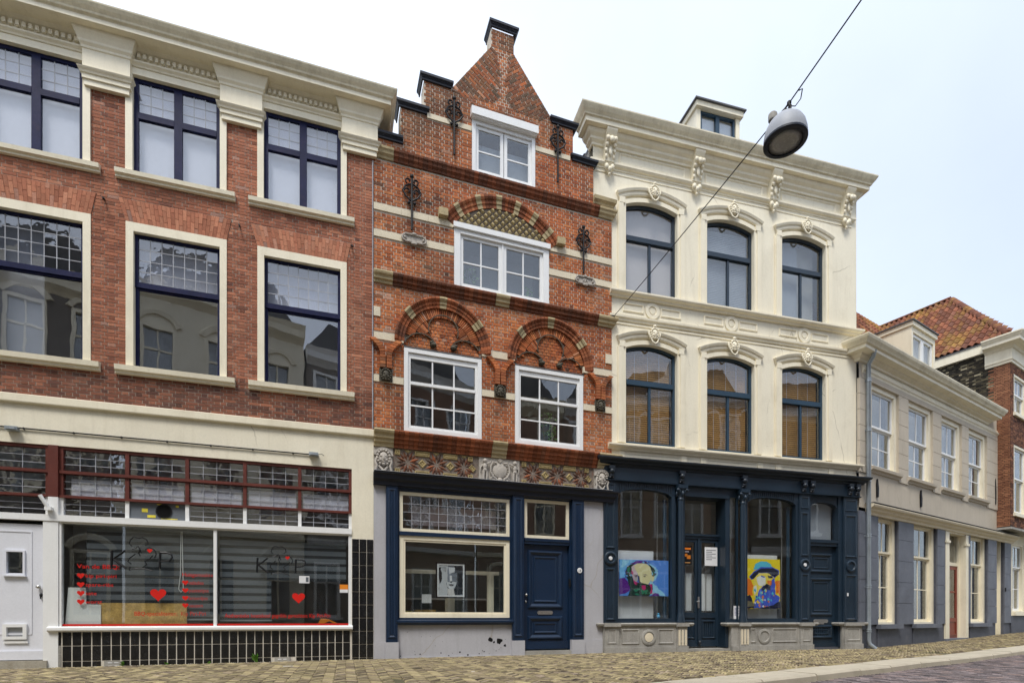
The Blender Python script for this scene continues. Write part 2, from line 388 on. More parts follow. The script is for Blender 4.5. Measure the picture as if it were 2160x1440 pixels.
TXT = {}
for k, (s_, z_, m_) in {
    'van': ('Van de BBQ:', .115, 'red_vinyl'), 'a1': ('kip piri-piri', .10, 'red_vinyl'), 'a2': ('spare-ribs', .10, 'red_vinyl'), 'a3': ('sate', .10, 'red_vinyl'), 'a4': ('worst', .10, 'red_vinyl'),
    'huis': ('Huisgemaakte', .105, 'red_vinyl'), 'b1': ('salades', .10, 'red_vinyl'), 'b2': ('pasteitjes', .10, 'red_vinyl'), 'b3': ('broodjes', .10, 'red_vinyl'), 'b4': ('sauzen', .10, 'red_vinyl'),
    'bbq': ('BBQ-specialiteiten;  Kip Piri-Piri', .115, 'red_vinyl'), 'aut': ('Authentieke houtskool gegrilde gerechten; Kip Piri-Piri', .115, 'red_vinyl'),
    'anno': ('ANNO', .155, 'stone_relief'), 'year': ('15', .17, 'stone_relief'), 'n13': ('13', .075, 'black_vinyl')}.items():
    TXT[k] = text_mesh(s_, z_, M[m_])
def lettering(key, parent, x, z, y, sx=1.0, sz=1.0, name='lettering'):
    return inst(name, TXT[key], parent, (x, y, z), (0,0,0), (sx, 1, sz))

# ------------------------------------------------------------------ shared building blocks
UNIT = {}
def unit_pane(mat):
    k = 'pane_'+mat
    if k not in UNIT: UNIT[k] = MB().box(0, 1, -.002, .002, 0, 1).mesh('pane', M[mat], fix=False)
    return UNIT[k]
def pane(parent, x0, x1, z0, z1, y, mat='glass', tilt=.004):
    return inst('pane', unit_pane(mat), parent, (x0, y, z0), (U(-tilt, tilt), 0, U(-tilt, tilt)), (x1-x0, 1, z1-z0))
def bars(parent, name, mat, x0, x1, z0, z1, xs, zs, t, y0, y1):
    m = MB()
    for x in xs: m.box(x-t/2, x+t/2, y0, y1, z0, z1)
    for z in zs: m.box(x0, x1, y0+.0015, y1-.0015, z-t/2, z+t/2)
    return m.build(name, M[mat], parent, fix=False)
def grid(parent, x0, x1, z0, z1, nx, nz, y, mat='glass_lead', bar='lead', t=.014, tilt=.012, name='lead_cames', dy=.006):
    xs = [x0+(x1-x0)*i/nx for i in range(nx+1)]; zs = [z0+(z1-z0)*i/nz for i in range(nz+1)]
    bars(parent, name, bar, x0, x1, z0, z1, xs[1:-1], zs[1:-1], t, y-dy, y+dy)
    for i in range(nx):
        for j in range(nz): pane(parent, xs[i]+.002, xs[i+1]-.002, zs[j]+.002, zs[j+1]-.002, y, mat, tilt)
def sheet(m, x0, x1, z0, z1, holes, y, d, top=None):
    """wall sheet facing -y with rectangular holes (x0,x1,z0,z1) and reveals of depth d"""
    xs = sorted(set([x0, x1]+[v for h in holes for v in h[:2] if x0 < v < x1])); zs = sorted(set([z0, z1]+[v for h in holes for v in h[2:4] if z0 < v < z1]))
    for i in range(len(xs)-1):
        for j in range(len(zs)-1):
            cx, cz = (xs[i]+xs[i+1])/2, (zs[j]+zs[j+1])/2
            if any(h[0] < cx < h[1] and h[2] < cz < h[3] for h in holes): continue
            m.add([(xs[i], y, zs[j]), (xs[i+1], y, zs[j]), (xs[i+1], y, zs[j+1]), (xs[i], y, zs[j+1])], [(0,1,2,3)])
    for a, b, c, e in [h[:4] for h in holes]:
        m.add([(a,y,c),(a,y+d,c),(a,y+d,e),(a,y,e)], [(3,2,1,0)]); m.add([(b,y,c),(b,y+d,c),(b,y+d,e),(b,y,e)], [(0,1,2,3)])
        m.add([(a,y,c),(b,y,c),(b,y+d,c),(a,y+d,c)], [(0,1,2,3)]); m.add([(a,y,e),(b,y,e),(b,y+d,e),(a,y+d,e)], [(3,2,1,0)])
    return m
def sub(spans, a, b):
    out = []
    for s0, s1 in spans:
        if b <= s0 or a >= s1: out.append((s0, s1)); continue
        if a > s0: out.append((s0, a))
        if b < s1: out.append((b, s1))
    return out
def lay(spans, z0, z1, ch, L, mo, tone):
    """courses of headers and stretchers; spans(za,zb) gives the free x intervals of a course"""
    out = []; k = 0; z = z0
    while z < z1-.015:
        zt = min(z+ch, z1); hd = k % 2
        st = L/2 if hd else L; off = (0, L/4, 0, L/4+L/2)[k % 4]
        for a, b in spans(z, zt):
            x = math.floor((a-off)/st)*st+off
            while x < b:
                xa, xb = max(x+mo/2+U(-.002, .002), a+.003), min(x+st-mo/2+U(-.002, .002), b-.003)
                if xb-xa < .06 and out and abs(out[-1][1]-xa) < .03 and abs(out[-1][2]-z-mo/2) < .01: out[-1] = (out[-1][0], xb)+out[-1][2:]
                elif xb-xa > .025: out.append((xa, xb, z+mo/2+U(-.0015, .0015), zt-mo/2+U(-.0015, .0015), tone((xa+xb)/2, (z+zt)/2)))
                x += st
        z += ch; k += 1
    return out
def wall_bricks(parent, plane, bricks, mat, y=0.0, proj=.004, nmax=300, dep=.03, mass='brickwork', off=0):
    def area(b):
        cx, cz = (b[0]+b[1])/2+off, (b[2]+b[3])/2
        X, Y = plane.xy(cx); px, py = CX+F*X/Y, YH-F*(cz-H)/Y
        if not (4 < px < 2156 and 4 < py < 1436): return 0
        return (b[1]-b[0])*(b[3]-b[2])/Y**2
    order = sorted(range(len(bricks)), key=lambda i: -area(bricks[i]))
    own = set(order[:nmax]); m = MB()
    for i, b in enumerate(bricks):
        yy = y-proj-U(0, .005); t = b[4]
        if i in own:
            q = MB(); q.t = t; cx, cz = (b[0]+b[1])/2, (b[2]+b[3])/2
            q.box(b[0]-cx, b[1]-cx, 0, dep, b[2]-cz, b[3]-cz, back=False)
            o = q.build('brick', M[mat], parent, fix=False); o.location = (cx, yy, cz)
        else:
            m.t = t; m.box(b[0], b[1], yy, yy+dep, b[2], b[3], back=False)
    if m.v: tag(m.build(mass, M[mat], parent, fix=False), kind='stuff')
def shell(house, x0, x1, depth, zs, ztop, mat_in='interior', roofmat='roof_lead', y0=.28):
    """side walls, back wall, floors and roof slab, so the rooms behind the glass are real rooms"""
    B('side_wall', M[mat_in], house, x0, x0+.18, y0, depth, -.4, ztop); B('side_wall', M[mat_in], house, x1-.18, x1, y0, depth, -.4, ztop)
    B('back_wall', M[mat_in], house, x0+.18, x1-.18, depth-.18, depth, -.4, ztop)
    for z in zs: B('floor_slab', M[mat_in], house, x0+.18, x1-.18, y0, depth-.18, z-.12, z+.12)
    B('roof_slab', M[roofmat], house, x0, x1, y0-.1, depth, ztop, ztop+.12)
def head(m, cx, cz, y, s, hair=True):
    """carved face in relief: skull, brow, nose, cheeks, lips, chin and curls; s = height"""
    m.ball((cx, y, cz), .30*s, .22*s, .42*s, 10, 8)
    m.ball((cx, y-.20*s, cz-.02*s), .055*s, .09*s, .13*s, 6, 5)
    for q in (-1, 1):
        m.ball((cx+q*.13*s, y-.16*s, cz+.12*s), .11*s, .06*s, .035*s, 6, 4)
        m.ball((cx+q*.125*s, y-.165*s, cz+.045*s), .05*s, .04*s, .03*s, 6, 4)
        m.ball((cx+q*.16*s, y-.12*s, cz-.10*s), .10*s, .08*s, .10*s, 6, 4)
    m.ball((cx, y-.19*s, cz-.195*s), .09*s, .04*s, .025*s, 6, 4); m.ball((cx, y-.185*s, cz-.235*s), .075*s, .04*s, .022*s, 6, 4)
    m.ball((cx, y-.13*s, cz-.34*s), .11*s, .09*s, .08*s, 6, 4)
    if hair:
        for k in range(13):
            a = -.35*PI+1.7*PI*k/12+.0; a = PI*(-.30+1.60*k/12)
            m.ball((cx+.36*s*math.cos(a), y-.05*s, cz+.05*s+.44*s*math.sin(a)), .10*s, .11*s, .10*s, 6, 4)
    return m

def field(x, z, k=1.0, ph=0.0):
    """slow smooth variation over a wall, about -1 to 1"""
    return (math.sin(1.9*k*x+ph+1.3*math.sin(1.1*k*z+ph))+math.sin(1.3*k*z+2.1*ph+1.7*math.sin(.9*k*x))+math.sin(3.7*k*x-2.9*k*z+ph*3))/2.4

# ================================================================== GROUND: road, pavement, kerb
KI = [(-40, 2.2), (-20, 2.6), (-8, 3.6), (-2, 5.25), (1.72, 7.27), (4.17, 8.87), (5.69, 9.92), (6.6, 10.5), (7.75, 11.35), (10.4, 13.1), (15.0, 15.9), (22, 20.2), (40, 31.5)]
def kerb_in(x): return interp(x, KI)
def kerb_out(x): return kerb_in(x)-.78
def ground_sheet(name, x0, x1, ya, yb, dz, mat, n=70):
    m = MB()
    for i in range(n+1):
        x = x0+(x1-x0)*i/n; m.v += [(x, ya(x), g(x)+dz), (x, yb(x), g(x)+dz)]
    m.f = [(2*i, 2*i+2, 2*i+3, 2*i+1) for i in range(n)]
    return m.build(name, M[mat], None, fix=False)
tag(MB().add([(-400,-400,-.75), (400,-400,-.75), (400,400,-.75), (-400,400,-.75)], [(0,1,2,3)]).build('ground', M['asphalt'], None, fix=False), kind='structure')
road = tag(ground_sheet('road', -60, 60, lambda x: -14, lambda x: kerb_in(x)-.3, -.125, 'sand_joint'), kind='structure')
pave = tag(ground_sheet('pavement', -60, 60, lambda x: kerb_in(x)-.02, lambda x: max(kerb_in(x)+1, 40), -.012, 'sand_joint', 140), kind='structure')
kerb = tag(empty('kerb', (0, 0, 0)), kind='structure')
def kpt(t, side): return (t, (kerb_in(t) if side else kerb_out(t)))
x = -22.0
while x < 30:
    L_ = U(.95, 1.25) if x < 20 else 2.0; x2 = x+L_; e = .012; dz = U(-.006, .006)
    m = MB(); m.v = []
    pts = []
    sub_n = 3
    top = []; bot = []
    for k in range(sub_n+1):
        t = x+e+(L_-2*e)*k/sub_n
        xi, yi = t, kerb_in(t); sl_ = (kerb_in(t+.3)-kerb_in(t-.3))/.6; nn = math.hypot(1, sl_)
        xo, yo = t+.62*sl_/nn, yi-.62/nn
        top.append(((xi, yi), (xo, yo)))
    for (i_, o_) in top:
        zi = g(i_[0])+dz
        rx, ry = o_[0]-i_[0], o_[1]-i_[1]; l = math.hypot(rx, ry); rx /= l; ry /= l
        m.v += [(i_[0], i_[1], zi-.2), (i_[0], i_[1], zi+.004), (o_[0]-rx*.03, o_[1]-ry*.03, zi), (o_[0], o_[1], zi-.03), (o_[0]+rx*.012, o_[1]+ry*.012, zi-.3)]
    for k in range(sub_n):
        for i in range(4): m.f.append((k*5+i, (k+1)*5+i, (k+1)*5+i+1, k*5+i+1))
    m.f.append((0,1,2,3,4)); q = sub_n*5; m.f.append((q+4,q+3,q+2,q+1,q))
    m.build('kerb_stone', M['kerb'], kerb)
    x = x2
def in_front(x, y, mrg=0.0):
    for p, a, b in ((p1, -40, .0), (p2, -.0, 5.75), (p3, -.05, 7.75), (p4, -.1, 60)):
        u = (x-p.o[0])*p.d[0]+(y-p.o[1])*p.d[1]; w = (x-p.o[0])*p.d[1]-(y-p.o[1])*p.d[0]
        if a <= u <= b: return w > mrg
    return False
def pave_bricks(parent, w, n, mo, ang, x0, x1, y0, y1, ok, mat, zoff, nmax, mass):
    """herringbone paving of bricks w by n*w"""
    c, q = math.cos(ang), math.sin(ang); bl = []
    cx0, cy0 = (x0+x1)/2, (y0+y1)/2; rad = int(math.hypot(x1-x0, y1-y0)/2/w)+n
    for b in range(-rad, rad):
        for a in range(-rad, rad):
            k = (a-b) % (2*n)
            if k == 0: r = (a, b, n, 1)
            elif k == 2*n-1: r = (a, b, 1, n)
            else: continue
            lx, ly = (r[0]+r[2]/2)*w, (r[1]+r[3]/2)*w
            X, Y = cx0+lx*c-ly*q, cy0+lx*q+ly*c
            if x0 < X < x1 and y0 < Y < y1 and ok(X, Y): bl.append((X, Y, r[2]*w-mo, r[3]*w-mo))
    emit_pavers(parent, bl, c, q, mat, zoff, nmax, mass)
def emit_pavers(parent, bl, c, q, mat, zoff, nmax, mass):
    def vis(b):
        if b[1] < 1: return 0
        px, py = CX+F*b[0]/b[1], YH+F*(H-g(b[0])-zoff)/b[1]
        return 1/b[1]**3 if (10 < px < 2150 and py < 1432) else 0
    order = sorted(range(len(bl)), key=lambda i: -vis(bl[i])); own = set(i for i in order[:nmax] if vis(bl[i]) > 0); m = MB()
    for i, (X, Y, lx, ly) in enumerate(bl):
        z = g(X)+zoff+U(-.004, .003); tx, ty = U(-.035, .035), U(-.035, .035); d = .007
        loc = []
        for sx, sy, zz, e in ((-1,-1,-.03,0),(1,-1,-.03,0),(1,1,-.03,0),(-1,1,-.03,0),(-1,-1,0,d),(1,-1,0,d),(1,1,0,d),(-1,1,0,d)):
            ax, ay = sx*(lx/2-e), sy*(ly/2-e); loc.append((ax*c-ay*q, ax*q+ay*c, zz+ax*tx+ay*ty if zz == 0 else zz))
        fs = [(4,5,6,7),(0,1,5,4),(1,2,6,5),(2,3,7,6),(3,0,4,7)]
        tn = (R(), R(), max(0, U(-.9, .35)) if R() < .3 else 0)
        if i in own:
            o_ = MB(); o_.t = tn; o_.add(loc, fs); ob = o_.build('paving_brick', M[mat], parent, fix=False); ob.location = (X, Y, z)
        else:
            m.t = tn; m.add([(X+a, Y+b_, z+e) for a, b_, e in loc], fs)
    tag(m.build(mass, M[mat], parent, fix=False), kind='stuff')
pave_bricks(pave, .056, 4, .013, math.radians(45+17), -12, 26, 4.5, 29,
    lambda X, Y: Y > kerb_in(X)+.06 and in_front(X, Y, -.06) and (Y > .30*abs(X) or X < 2), 'paver', .016, 300, 'paving')
# road: rows of clinker bricks across the carriageway
bl = []
aR = math.radians(33); c_, q_ = math.cos(aR), math.sin(aR)
for j in range(-60, 140):
    for i in range(-60, 60):
        lx, ly = (j+.0)*.072, (i+(.5 if j % 2 else 0))*.21
        X, Y = 6+lx*c_-ly*q_, 9+lx*q_+ly*c_
        if .5 < X < 19 and 3.5 < Y < kerb_out(X)+.02: bl.append((X, Y, .065, .203))
emit_pavers(road, bl, c_, q_, 'setts', -.112, 300, 'paving')

# ================================================================== HOUSE ONE: brown brick house with a closed chicken shop
h1 = tag(empty('brick_house', (*p1.o, 0), p1.th), 'brown brick house with white stone sills, leaded windows and black-tiled shopfront', 'house')
XL = -8.6
wx = [(-6.70, -5.20), (-4.435, -2.93), (-2.165, -.655)]      # clear openings of the three bays
up = (9.25, 11.13); lo = (5.585, 8.15)
holes1 = [(a-.105, b+.105, up[0], 11.24) for a, b in wx]+[(a-.105, b+.105, lo[0], 8.335) for a, b in wx]
lintels = []
for a, b in wx: lintels.append((a-.105, b+.105, a-.225, b+.19))
def spans1(za, zb):
    s_ = [(XL, 0.0)]; zc = (za+zb)/2
    for h in holes1:
        if h[2] < zb-.01 and h[3] > za+.01: s_ = sub(s_, h[0], h[1])
    for (bx0, bx1, tx0, tx1) in lintels:
        if 8.335 <= zc < 8.76:
            t = (zc-8.335)/.425; s_ = sub(s_, bx0+(tx0-bx0)*t, bx1+(tx1-bx1)*t)
    return s_
def tone1(x, z):
    r = min(1, max(0, random.gauss(.55+.16*field(x, z, .9, 1), .15))); v = min(1, max(0, random.gauss(.5+.10*field(x, z, .6, 4), .15))); b = max(0, .28*field(x, z, 1.1, 2.5)-.12)
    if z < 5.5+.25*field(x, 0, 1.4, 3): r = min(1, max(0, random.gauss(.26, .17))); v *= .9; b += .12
    if R() < .03: b = U(.2, .5)
    return (r, v, min(.6, b))
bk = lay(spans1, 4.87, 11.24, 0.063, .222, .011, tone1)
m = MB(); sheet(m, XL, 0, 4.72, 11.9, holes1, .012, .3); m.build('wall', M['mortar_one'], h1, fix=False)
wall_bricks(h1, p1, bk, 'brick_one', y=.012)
for (bx0, bx1, tx0, tx1) in lintels:                                # flat arches of upright bricks
    n = 27
    for i in range(n):
        t0, t1 = (i+.03)/n, (i+.97)/n
        cut = [0, .5, 1] if i % 2 else [0, .24, .76, 1]
        for ca, cb in zip(cut, cut[1:]):
            ca2, cb2 = ca+.008, cb-.008
            f_ = lambda t, q: ((bx0+(bx1-bx0)*t)*(1-q)+(tx0+(tx1-tx0)*t)*q, 8.335+.425*q)
            o_ = MB(); o_.t = (min(1, max(0, random.gauss(.72, .12))), R()*.6+.35, 0)
            o_.prism([f_(t0, ca2), f_(t1, ca2), f_(t1, cb2), f_(t0, cb2)], -.006-U(0, .005), .03, back=False); o_.build('lintel_brick', M['brick_one'], h1, fix=False)
# windows of the two upper storeys
for bay, (a, b) in enumerate(wx):
    w = MB(); w.ring(a-.105, b+.105, up[0], 11.24, .118, -.035, .12, tb=.02, tt=.118)
    w = w.build('window', M['cream'], h1); mid = (a+b)/2
    f = MB(); y0 = .045
    f.ring(a+.013, b-.013, up[0]+.02, 11.122, .075, y0, y0+.07, tb=.03, tt=.065)
    f.box(mid-.07, mid+.07, y0-.005, y0+.065, up[0]+.05, 11.057); f.box(a+.088, mid-.07, y0-.012, y0+.06, 10.36, 10.475); f.box(mid+.07, b-.088, y0-.012, y0+.06, 10.36, 10.475)
    f.build('sash', M['indigo'], w)
    for q, (xa, xb) in enumerate(((a+.088, mid-.07), (mid+.07, b-.088))):
        grid(w, xa, xb, 10.475, 11.057, 3, 3, y0+.03, tilt=.015)
        pane(w, xa, xb, up[0]+.05, 10.36, y0+.03, 'glass_old')
    B('blind', M['blind_white'], w, a+.02, b-.02, .17, .185, up[0]+.02, 11.1)
    s_ = MB(); s_.cornice([(.02, up[0]-.14), (.05, up[0]-.13), (.05, up[0]-.10), (.095, up[0]-.075), (.105, up[0]), (.03, up[0]+.02)], a-.26, b+.26); s_.build('sill', M['cream'], w)
for bay, (a, b) in enumerate(wx):
    w = MB(); w.ring(a-.105, b+.105, lo[0], 8.335, .125, -.012, .14, tb=.02, tt=.165)
    w = w.build('window', M['cream'], h1)
    f = MB(); y0 = .075
    f.ring(a+.02, b-.02, 7.165, 8.17, .055, y0, y0+.06, tb=.10, tt=.05); f.ring(a+.02, b-.02, lo[0]+.02, 7.162, .058, y0+.03, y0+.09, tb=.035, tt=.03)
    f.build('sash', M['indigo'], w)
    grid(w, a+.075, b-.075, 7.265, 8.12, 7, 4, y0+.03, tilt=.012)
    pane(w, a+.078, b-.078, lo[0]+.055, 7.132, y0+.06, 'glass_old')
    s_ = MB(); s_.cornice([(.02, lo[0]-.155), (.06, lo[0]-.145), (.06, lo[0]-.115), (.10, lo[0]-.09), (.11, lo[0]), (.03, lo[0]+.02)], a-.26, b+.26); s_.build('sill', M['cream'], w)
    if bay != 0: B('blind', M['blind_white'], w, a, b, .30, .315, 7.2, 8.2)  # white sheet added behind the leaded panes, brightening them like reflected sky
    else: B('curtain', M['blind_grey'], w, a, a+.75, .34, .36, lo[0], 8.2)
# entablature
en = MB(); en.box(XL, 0, -.012, .03, 11.24, 11.62); en.cornice([(.012, 11.27), (.03, 11.275), (.04, 11.30), (.075, 11.335), (.08, 11.36), (.05, 11.37)], XL, 0); en.build('frieze', M['cream'], h1)
for a, b in wx:                                                    # dentil row over every window
    x = a-.10
    while x < b+.06:
        B('dentil', M['cream'], h1, x, x+.055, -.065, -.013, 11.43, 11.515); x += .098
co = MB(); co.cornice([(.02, 11.53), (.06, 11.55), (.10, 11.60), (.30, 11.605), (.30, 11.605), (.335, 11.61), (.335, 11.69), (.35, 11.70)], XL, 0, rr=True, back=1.0); co.build('cornice', M['cream'], h1)
co = MB(); co.cornice([(.352, 11.701), (.375, 11.72), (.385, 11.75), (.425, 11.80), (.455, 11.85), (.46, 11.875), (.40, 11.88)], XL, 0, rr=True, back=1.0); co.build('gutter', M['cream_gutter'], h1)
for a, b in ((-7.42, -6.85), (-5.095, -4.54), (-2.825, -2.27), (-.55, -.02)):   # pilaster capitals
    c = MB(); rr_ = b > -.1
    c.cornice([(0.080, 10.66), (0.080, 10.76), (0.105, 10.765), (0.105, 10.84), (0.125, 10.85), (0.135, 10.88), (0.160, 10.91), (0.170, 10.93), (0.100, 10.945), (0.100, 10.96), (0.100, 11.30), (0.115, 11.31), (0.120, 11.35), (0.150, 11.39), (0.155, 11.43), (0.185, 11.50), (0.215, 11.56), (0.220, 11.602)], a, b, rl=True, rr=True, back=-.013)
    c.build('capital', M['cream'], h1)
for px, py in ((221, 424), (506, 481), (742, 523)):
    x, z = p1.u(px), p1.z(px, py); m = MB(); m.tube([(x, .0, z+.02), (x, -.10, z), (x+.02, -.13, z-.05)], .016); m.build('iron_hook', M['iron'], h1)
# belt and shop fascia
bt = MB(); bt.cornice([(.02, 4.70), (.065, 4.715), (.07, 4.73), (.07, 4.85), (.02, 4.875)], XL, -.002); bt.build('belt_course', M['cream'], h1)
sh = MB(); sheet(sh, XL, 0, -.4, 4.72, [(-7.3, -5.745, -.4, 4.0), (-5.745, -.448, -.4, 4.0)], -.006, .25); sh.build('fascia_wall', M['cream_wall'], h1, fix=False)
for a, b, n in ((-5.59, -.448, 5), (-7.3, -5.74, 1)):
    w = MB(); cols = [a+(b-a)*i/n for i in range(n+1)] if n > 1 else [a, b]
    if n > 1: cols = [-5.59, -4.527, -3.525, -2.504, -1.477, -.448]
    w.box(a, b, .02, .12, 3.945, 3.999); w.box(a, b, -.005, .12, 3.50, 3.555); w.box(a, b, -.005, .12, 3.06, 3.105)
    for i, x in enumerate(cols):
        t = .032 if 0 < i < len(cols)-1 else .03
        if i == 0: x += .03
        if i == len(cols)-1: x -= .03
        w.box(x-t, x+t, .022, .118, 3.106, 3.499); w.box(x-t, x+t, .022, .118, 3.556, 3.944)
    w = w.build('window', M['maroon'], h1, fix=False)
    lw = MB()
    for i, x in enumerate(cols):
        t = .032 if 0 < i < len(cols)-1 else .03
        if i == 0: x += .03
        if i == len(cols)-1: x -= .03
        lw.box(x-t, x+t, .024, .116, 2.735, 3.06)
    lw.box(a-.15 if n > 1 else a, b, -.035, .12, 2.62, 2.735); lw.build('transom_bar', M['white'], w, fix=False)
    for i in range(len(cols)-1):
        xa, xb = cols[i]+(.06 if i == 0 else .032), cols[i+1]-(.06 if i == len(cols)-2 else .032)
        for j, (za, zb) in enumerate(((2.735, 3.06), (3.105, 3.50), (3.555, 3.945))):
            if n > 1 and i == 1 and j == 0:
                B('vent_board', M['blind_dark'], w, xa, xb, .06, .07, za, zb)
                v = MB(); v.lathe((xa+xb)/2+.1, (za+zb)/2+.01, [(.14, .058), (.14, .045), (.125, .045), (.12, .058)], 20, 'y'); v.build('vent_ring', M['iron'], w)
                v = MB(); v.lathe((xa+xb)/2+.1, (za+zb)/2+.01, [(.001, .057), (.12, .057)], 20, 'y'); v.build('vent_opening', M['black_vinyl'], w)
                v = MB()
                for tx, tz, tw, th in ((-.27, -.02, .10, .07), (-.18, -.12, .14, .05), (.30, .10, .05, .04), (-.02, .13, .12, .02), (.05, -.14, .28, .018)): v.box((xa+xb)/2+tx, (xa+xb)/2+tx+tw, .056, .0595, (za+zb)/2+tz, (za+zb)/2+tz+th)
                v.build('yellow_tape', M['yellow_tape'], w, fix=False); continue
            grid(w, xa, xb, za, zb, 4, 3, .07, tilt=.014, t=.011)
    if n > 1:
        for i in range(5): B('paper_panel', M['paper'], w, cols[i]+(.16 if i == 0 else .06), cols[i+1]-.07, .09, .095, 3.11, 3.43) if i != 7 else None
        w2 = MB(); w2.box(-5.59, -5.55, .0, .10, .70, 2.62); w2.box(-.515, -.448, .0, .10, .70, 2.62); w2.box(-3.062, -3.005, .001, .10, .70, 2.62)
        w2.box(-5.55, -3.062, .01, .10, 2.59, 2.62); w2.box(-3.005, -.515, .01, .10, 2.59, 2.62)
        w2 = w2.build('display_window', M['white'], h1, fix=False)
        for xa, xb in ((-5.55, -3.062), (-3.005, -.515)):
            pane(w2, xa, xb, .70, 2.59, .05, 'glass_shop', .002)
            B('red_strip', M['red_vinyl'], w2, xa, xb, .030, .036, .705, .742)
        s_ = MB(); s_.cornice([(.0, .60), (.05, .605), (.075, .63), (.075, .675), (.03, .70)], -5.745, -.43); s_.build('sill', M['white'], w2)
        for xa, xb, zb in ((-5.22, -3.60, 1.13), (-3.60, -3.08, .84), (-2.98, -2.03, .82), (-2.03, -.56, 1.62)):   # roller blinds of broad woven stripes
            lt, dk = MB(), MB(); z = 2.58; k = 0
            while z > zb+.02:
                za = max(z-(.098 if k % 2 == 0 else .062), zb); (dk if k % 2 else lt).box(xa, xb, .16, .165, za, z); z = za; k += 1
            bl_ = lt.build('blind', M['blind_dark'], w2, fix=False); tag(dk.build('dark_stripes', M['blind_black'], w2, fix=False), kind='stuff'); tag(bl_, kind='stuff')
        bb = MB()
        for xa, xb, zb in ((-5.25, -3.58, 1.10), (-3.60, -3.08, .81), (-2.98, -2.02, .79)): bb.box(xa, xb, .155, .19, zb, zb+.03)
        bb.build('blind_rail', M['zinc'], w2, fix=False)
        cc = MB(); cc.tube([(-3.66, .15, 2.55), (-3.67, .15, 1.7), (-3.70, .15, 1.42), (-3.66, .15, 1.36), (-3.62, .15, 1.42), (-3.64, .15, 2.55)], .007, 5); cc.build('blind_cord', M['white'], w2)
# post, lamp bracket tube, door
pm = MB(); pm.box(-5.742, -5.592, -.03, .14, 3.058, 3.999); pm.build('post', M['maroon'], h1, fix=False)
pm = MB(); pm.box(-5.742, -5.592, -.03, .14, 2.736, 3.056); pm.box(-5.82, -5.592, -.02, .14, -.05, 2.618); pm.build('post', M['white'], h1, fix=False)
fp = MB(); fp.tube([(-5.72, -.09, 2.86), (-5.82, -.13, 3.06)], .033, 10); fp.box(-5.76, -5.66, -.12, -.03, 2.80, 2.86); fp.build('flag_holder', M['white'], h1)
dr = MB(); sheet(dr, -7.3, -5.822, .10, 2.55, [(-6.37, -6.13, 1.66, 2.06), (-6.36, -6.14, .52, .70)], .03, .05)
dr.box(-7.3, -5.83, .0, .028, .10, .26); dr.box(-7.3, -6.02, .022, .03, .55, .565); dr = dr.build('door', M['white_door'], h1, fix=False)
q = MB(); q.ring(-7.25, -6.0, .56, 2.42, .02, .020, .03); q.build('door_moulding', M['white_door'], dr, fix=False)
q = MB(); q.ring(-6.40, -6.10, 1.62, 2.07, .03, .0, .03); q.box(-6.42, -6.08, -.02, .03, 1.60, 1.62); q.build('window_frame', M['white_door'], dr, fix=False)
pane(dr, -6.37, -6.13, 1.66, 2.06, .055, 'glass')
q = MB(); q.ring(-6.42, -6.07, .47, .745, .055, -.012, .03); q.build('cat_flap_frame', M['white'], dr, fix=False)
B('cat_flap', M['blind_grey'], dr, -6.365, -6.125, .04, .045, .53, .69); B('letter_slot', M['white'], dr, -6.41, -6.06, .005, .03, .40, .445)
q = MB(); q.ball((-5.89, -.02, 1.42), .045, .035, .035); q.tube([(-5.89, .03, 1.42), (-5.89, -.02, 1.42)], .015); q.build('door_knob', M['steel'], dr, smooth=True)
q = MB(); q.ball((-5.86, .01, 1.27), .028, .02, .035); q.box(-5.873, -5.862, -.005, .02, 1.2, 1.27); q.build('lock', M['iron'], dr)
B('doorstep', M['concrete'], h1, -7.4, -5.75, -.06, .2, -.35, .085)
# tiled plinth and jamb
B('tile_backing', M['grout'], h1, -5.70, -.449, -.002, .25, -.4, .598); B('tile_backing', M['grout'], h1, -.447, .0, -.010, .06, -.4, 2.53)
def tile(x0, x1, z0, z1, y): 
    o = MB(); cx, cz = (x0+x1)/2, (z0+z1)/2; o.add([(x0-cx, .012, z0-cz), (x1-cx, .012, z0-cz), (x1-cx, .012, z1-cz), (x0-cx, .012, z1-cz), (x0-cx+.006, 0, z0-cz+.006), (x1-cx-.006, 0, z0-cz+.006), (x1-cx-.006, 0, z1-cz-.006), (x0-cx+.006, 0, z1-cz-.006)], [(4,5,6,7),(0,1,5,4),(1,2,6,5),(2,3,7,6),(3,0,4,7)])
    o = o.build('tile', M['black_tile'], h1, fix=False); o.location = (cx, y, cz); o.rotation_euler = (U(-.006, .006), 0, U(-.006, .006))
x = -5.695; k = 0
while x < -.60:
    x2 = min(x+.1535, -.452)
    for j, (za, zb) in enumerate(((.345, .598), (.062, .338), (-.16, .055))):
        if k == 0 and j > 0: continue
        if j == 2 and (-4.95 < x < -4.65 or -2.02 < x < -1.70): continue
        tile(x+.006, x2-.006, za, zb, -.009)
    x = x2; k += 1
B('stone_block', M['stone_grey'], h1, -5.695, -5.552, -.012, .02, .20, .338); B('stone_block', M['stone_grey'], h1, -5.695, -5.552, -.014, .02, -.2, .19)
for i in range(3):
    xa = -.442+.1515*i; xb = min(xa+.1425, -.006)
    for j in range(10):
        zb = 2.525-.279*j; za = zb-.270
        tile(xa, xb, max(za, -.15), zb, -.022)
for xa in (-4.88, -1.95):
    v = MB(); v.box(xa, xa+.30, -.022, .0, -.10, .055); v = v.build('vent_grille', M['stone_grey'], h1, fix=False)
    s_ = MB()
    for i in range(2):
        for j in range(2): s_.box(xa+.06+.10*i, xa+.13+.10*i, -.026, -.0222, -.05+.06*j, -.035+.06*j)
    s_.build('grille_slot', M['paper'], v, fix=False)
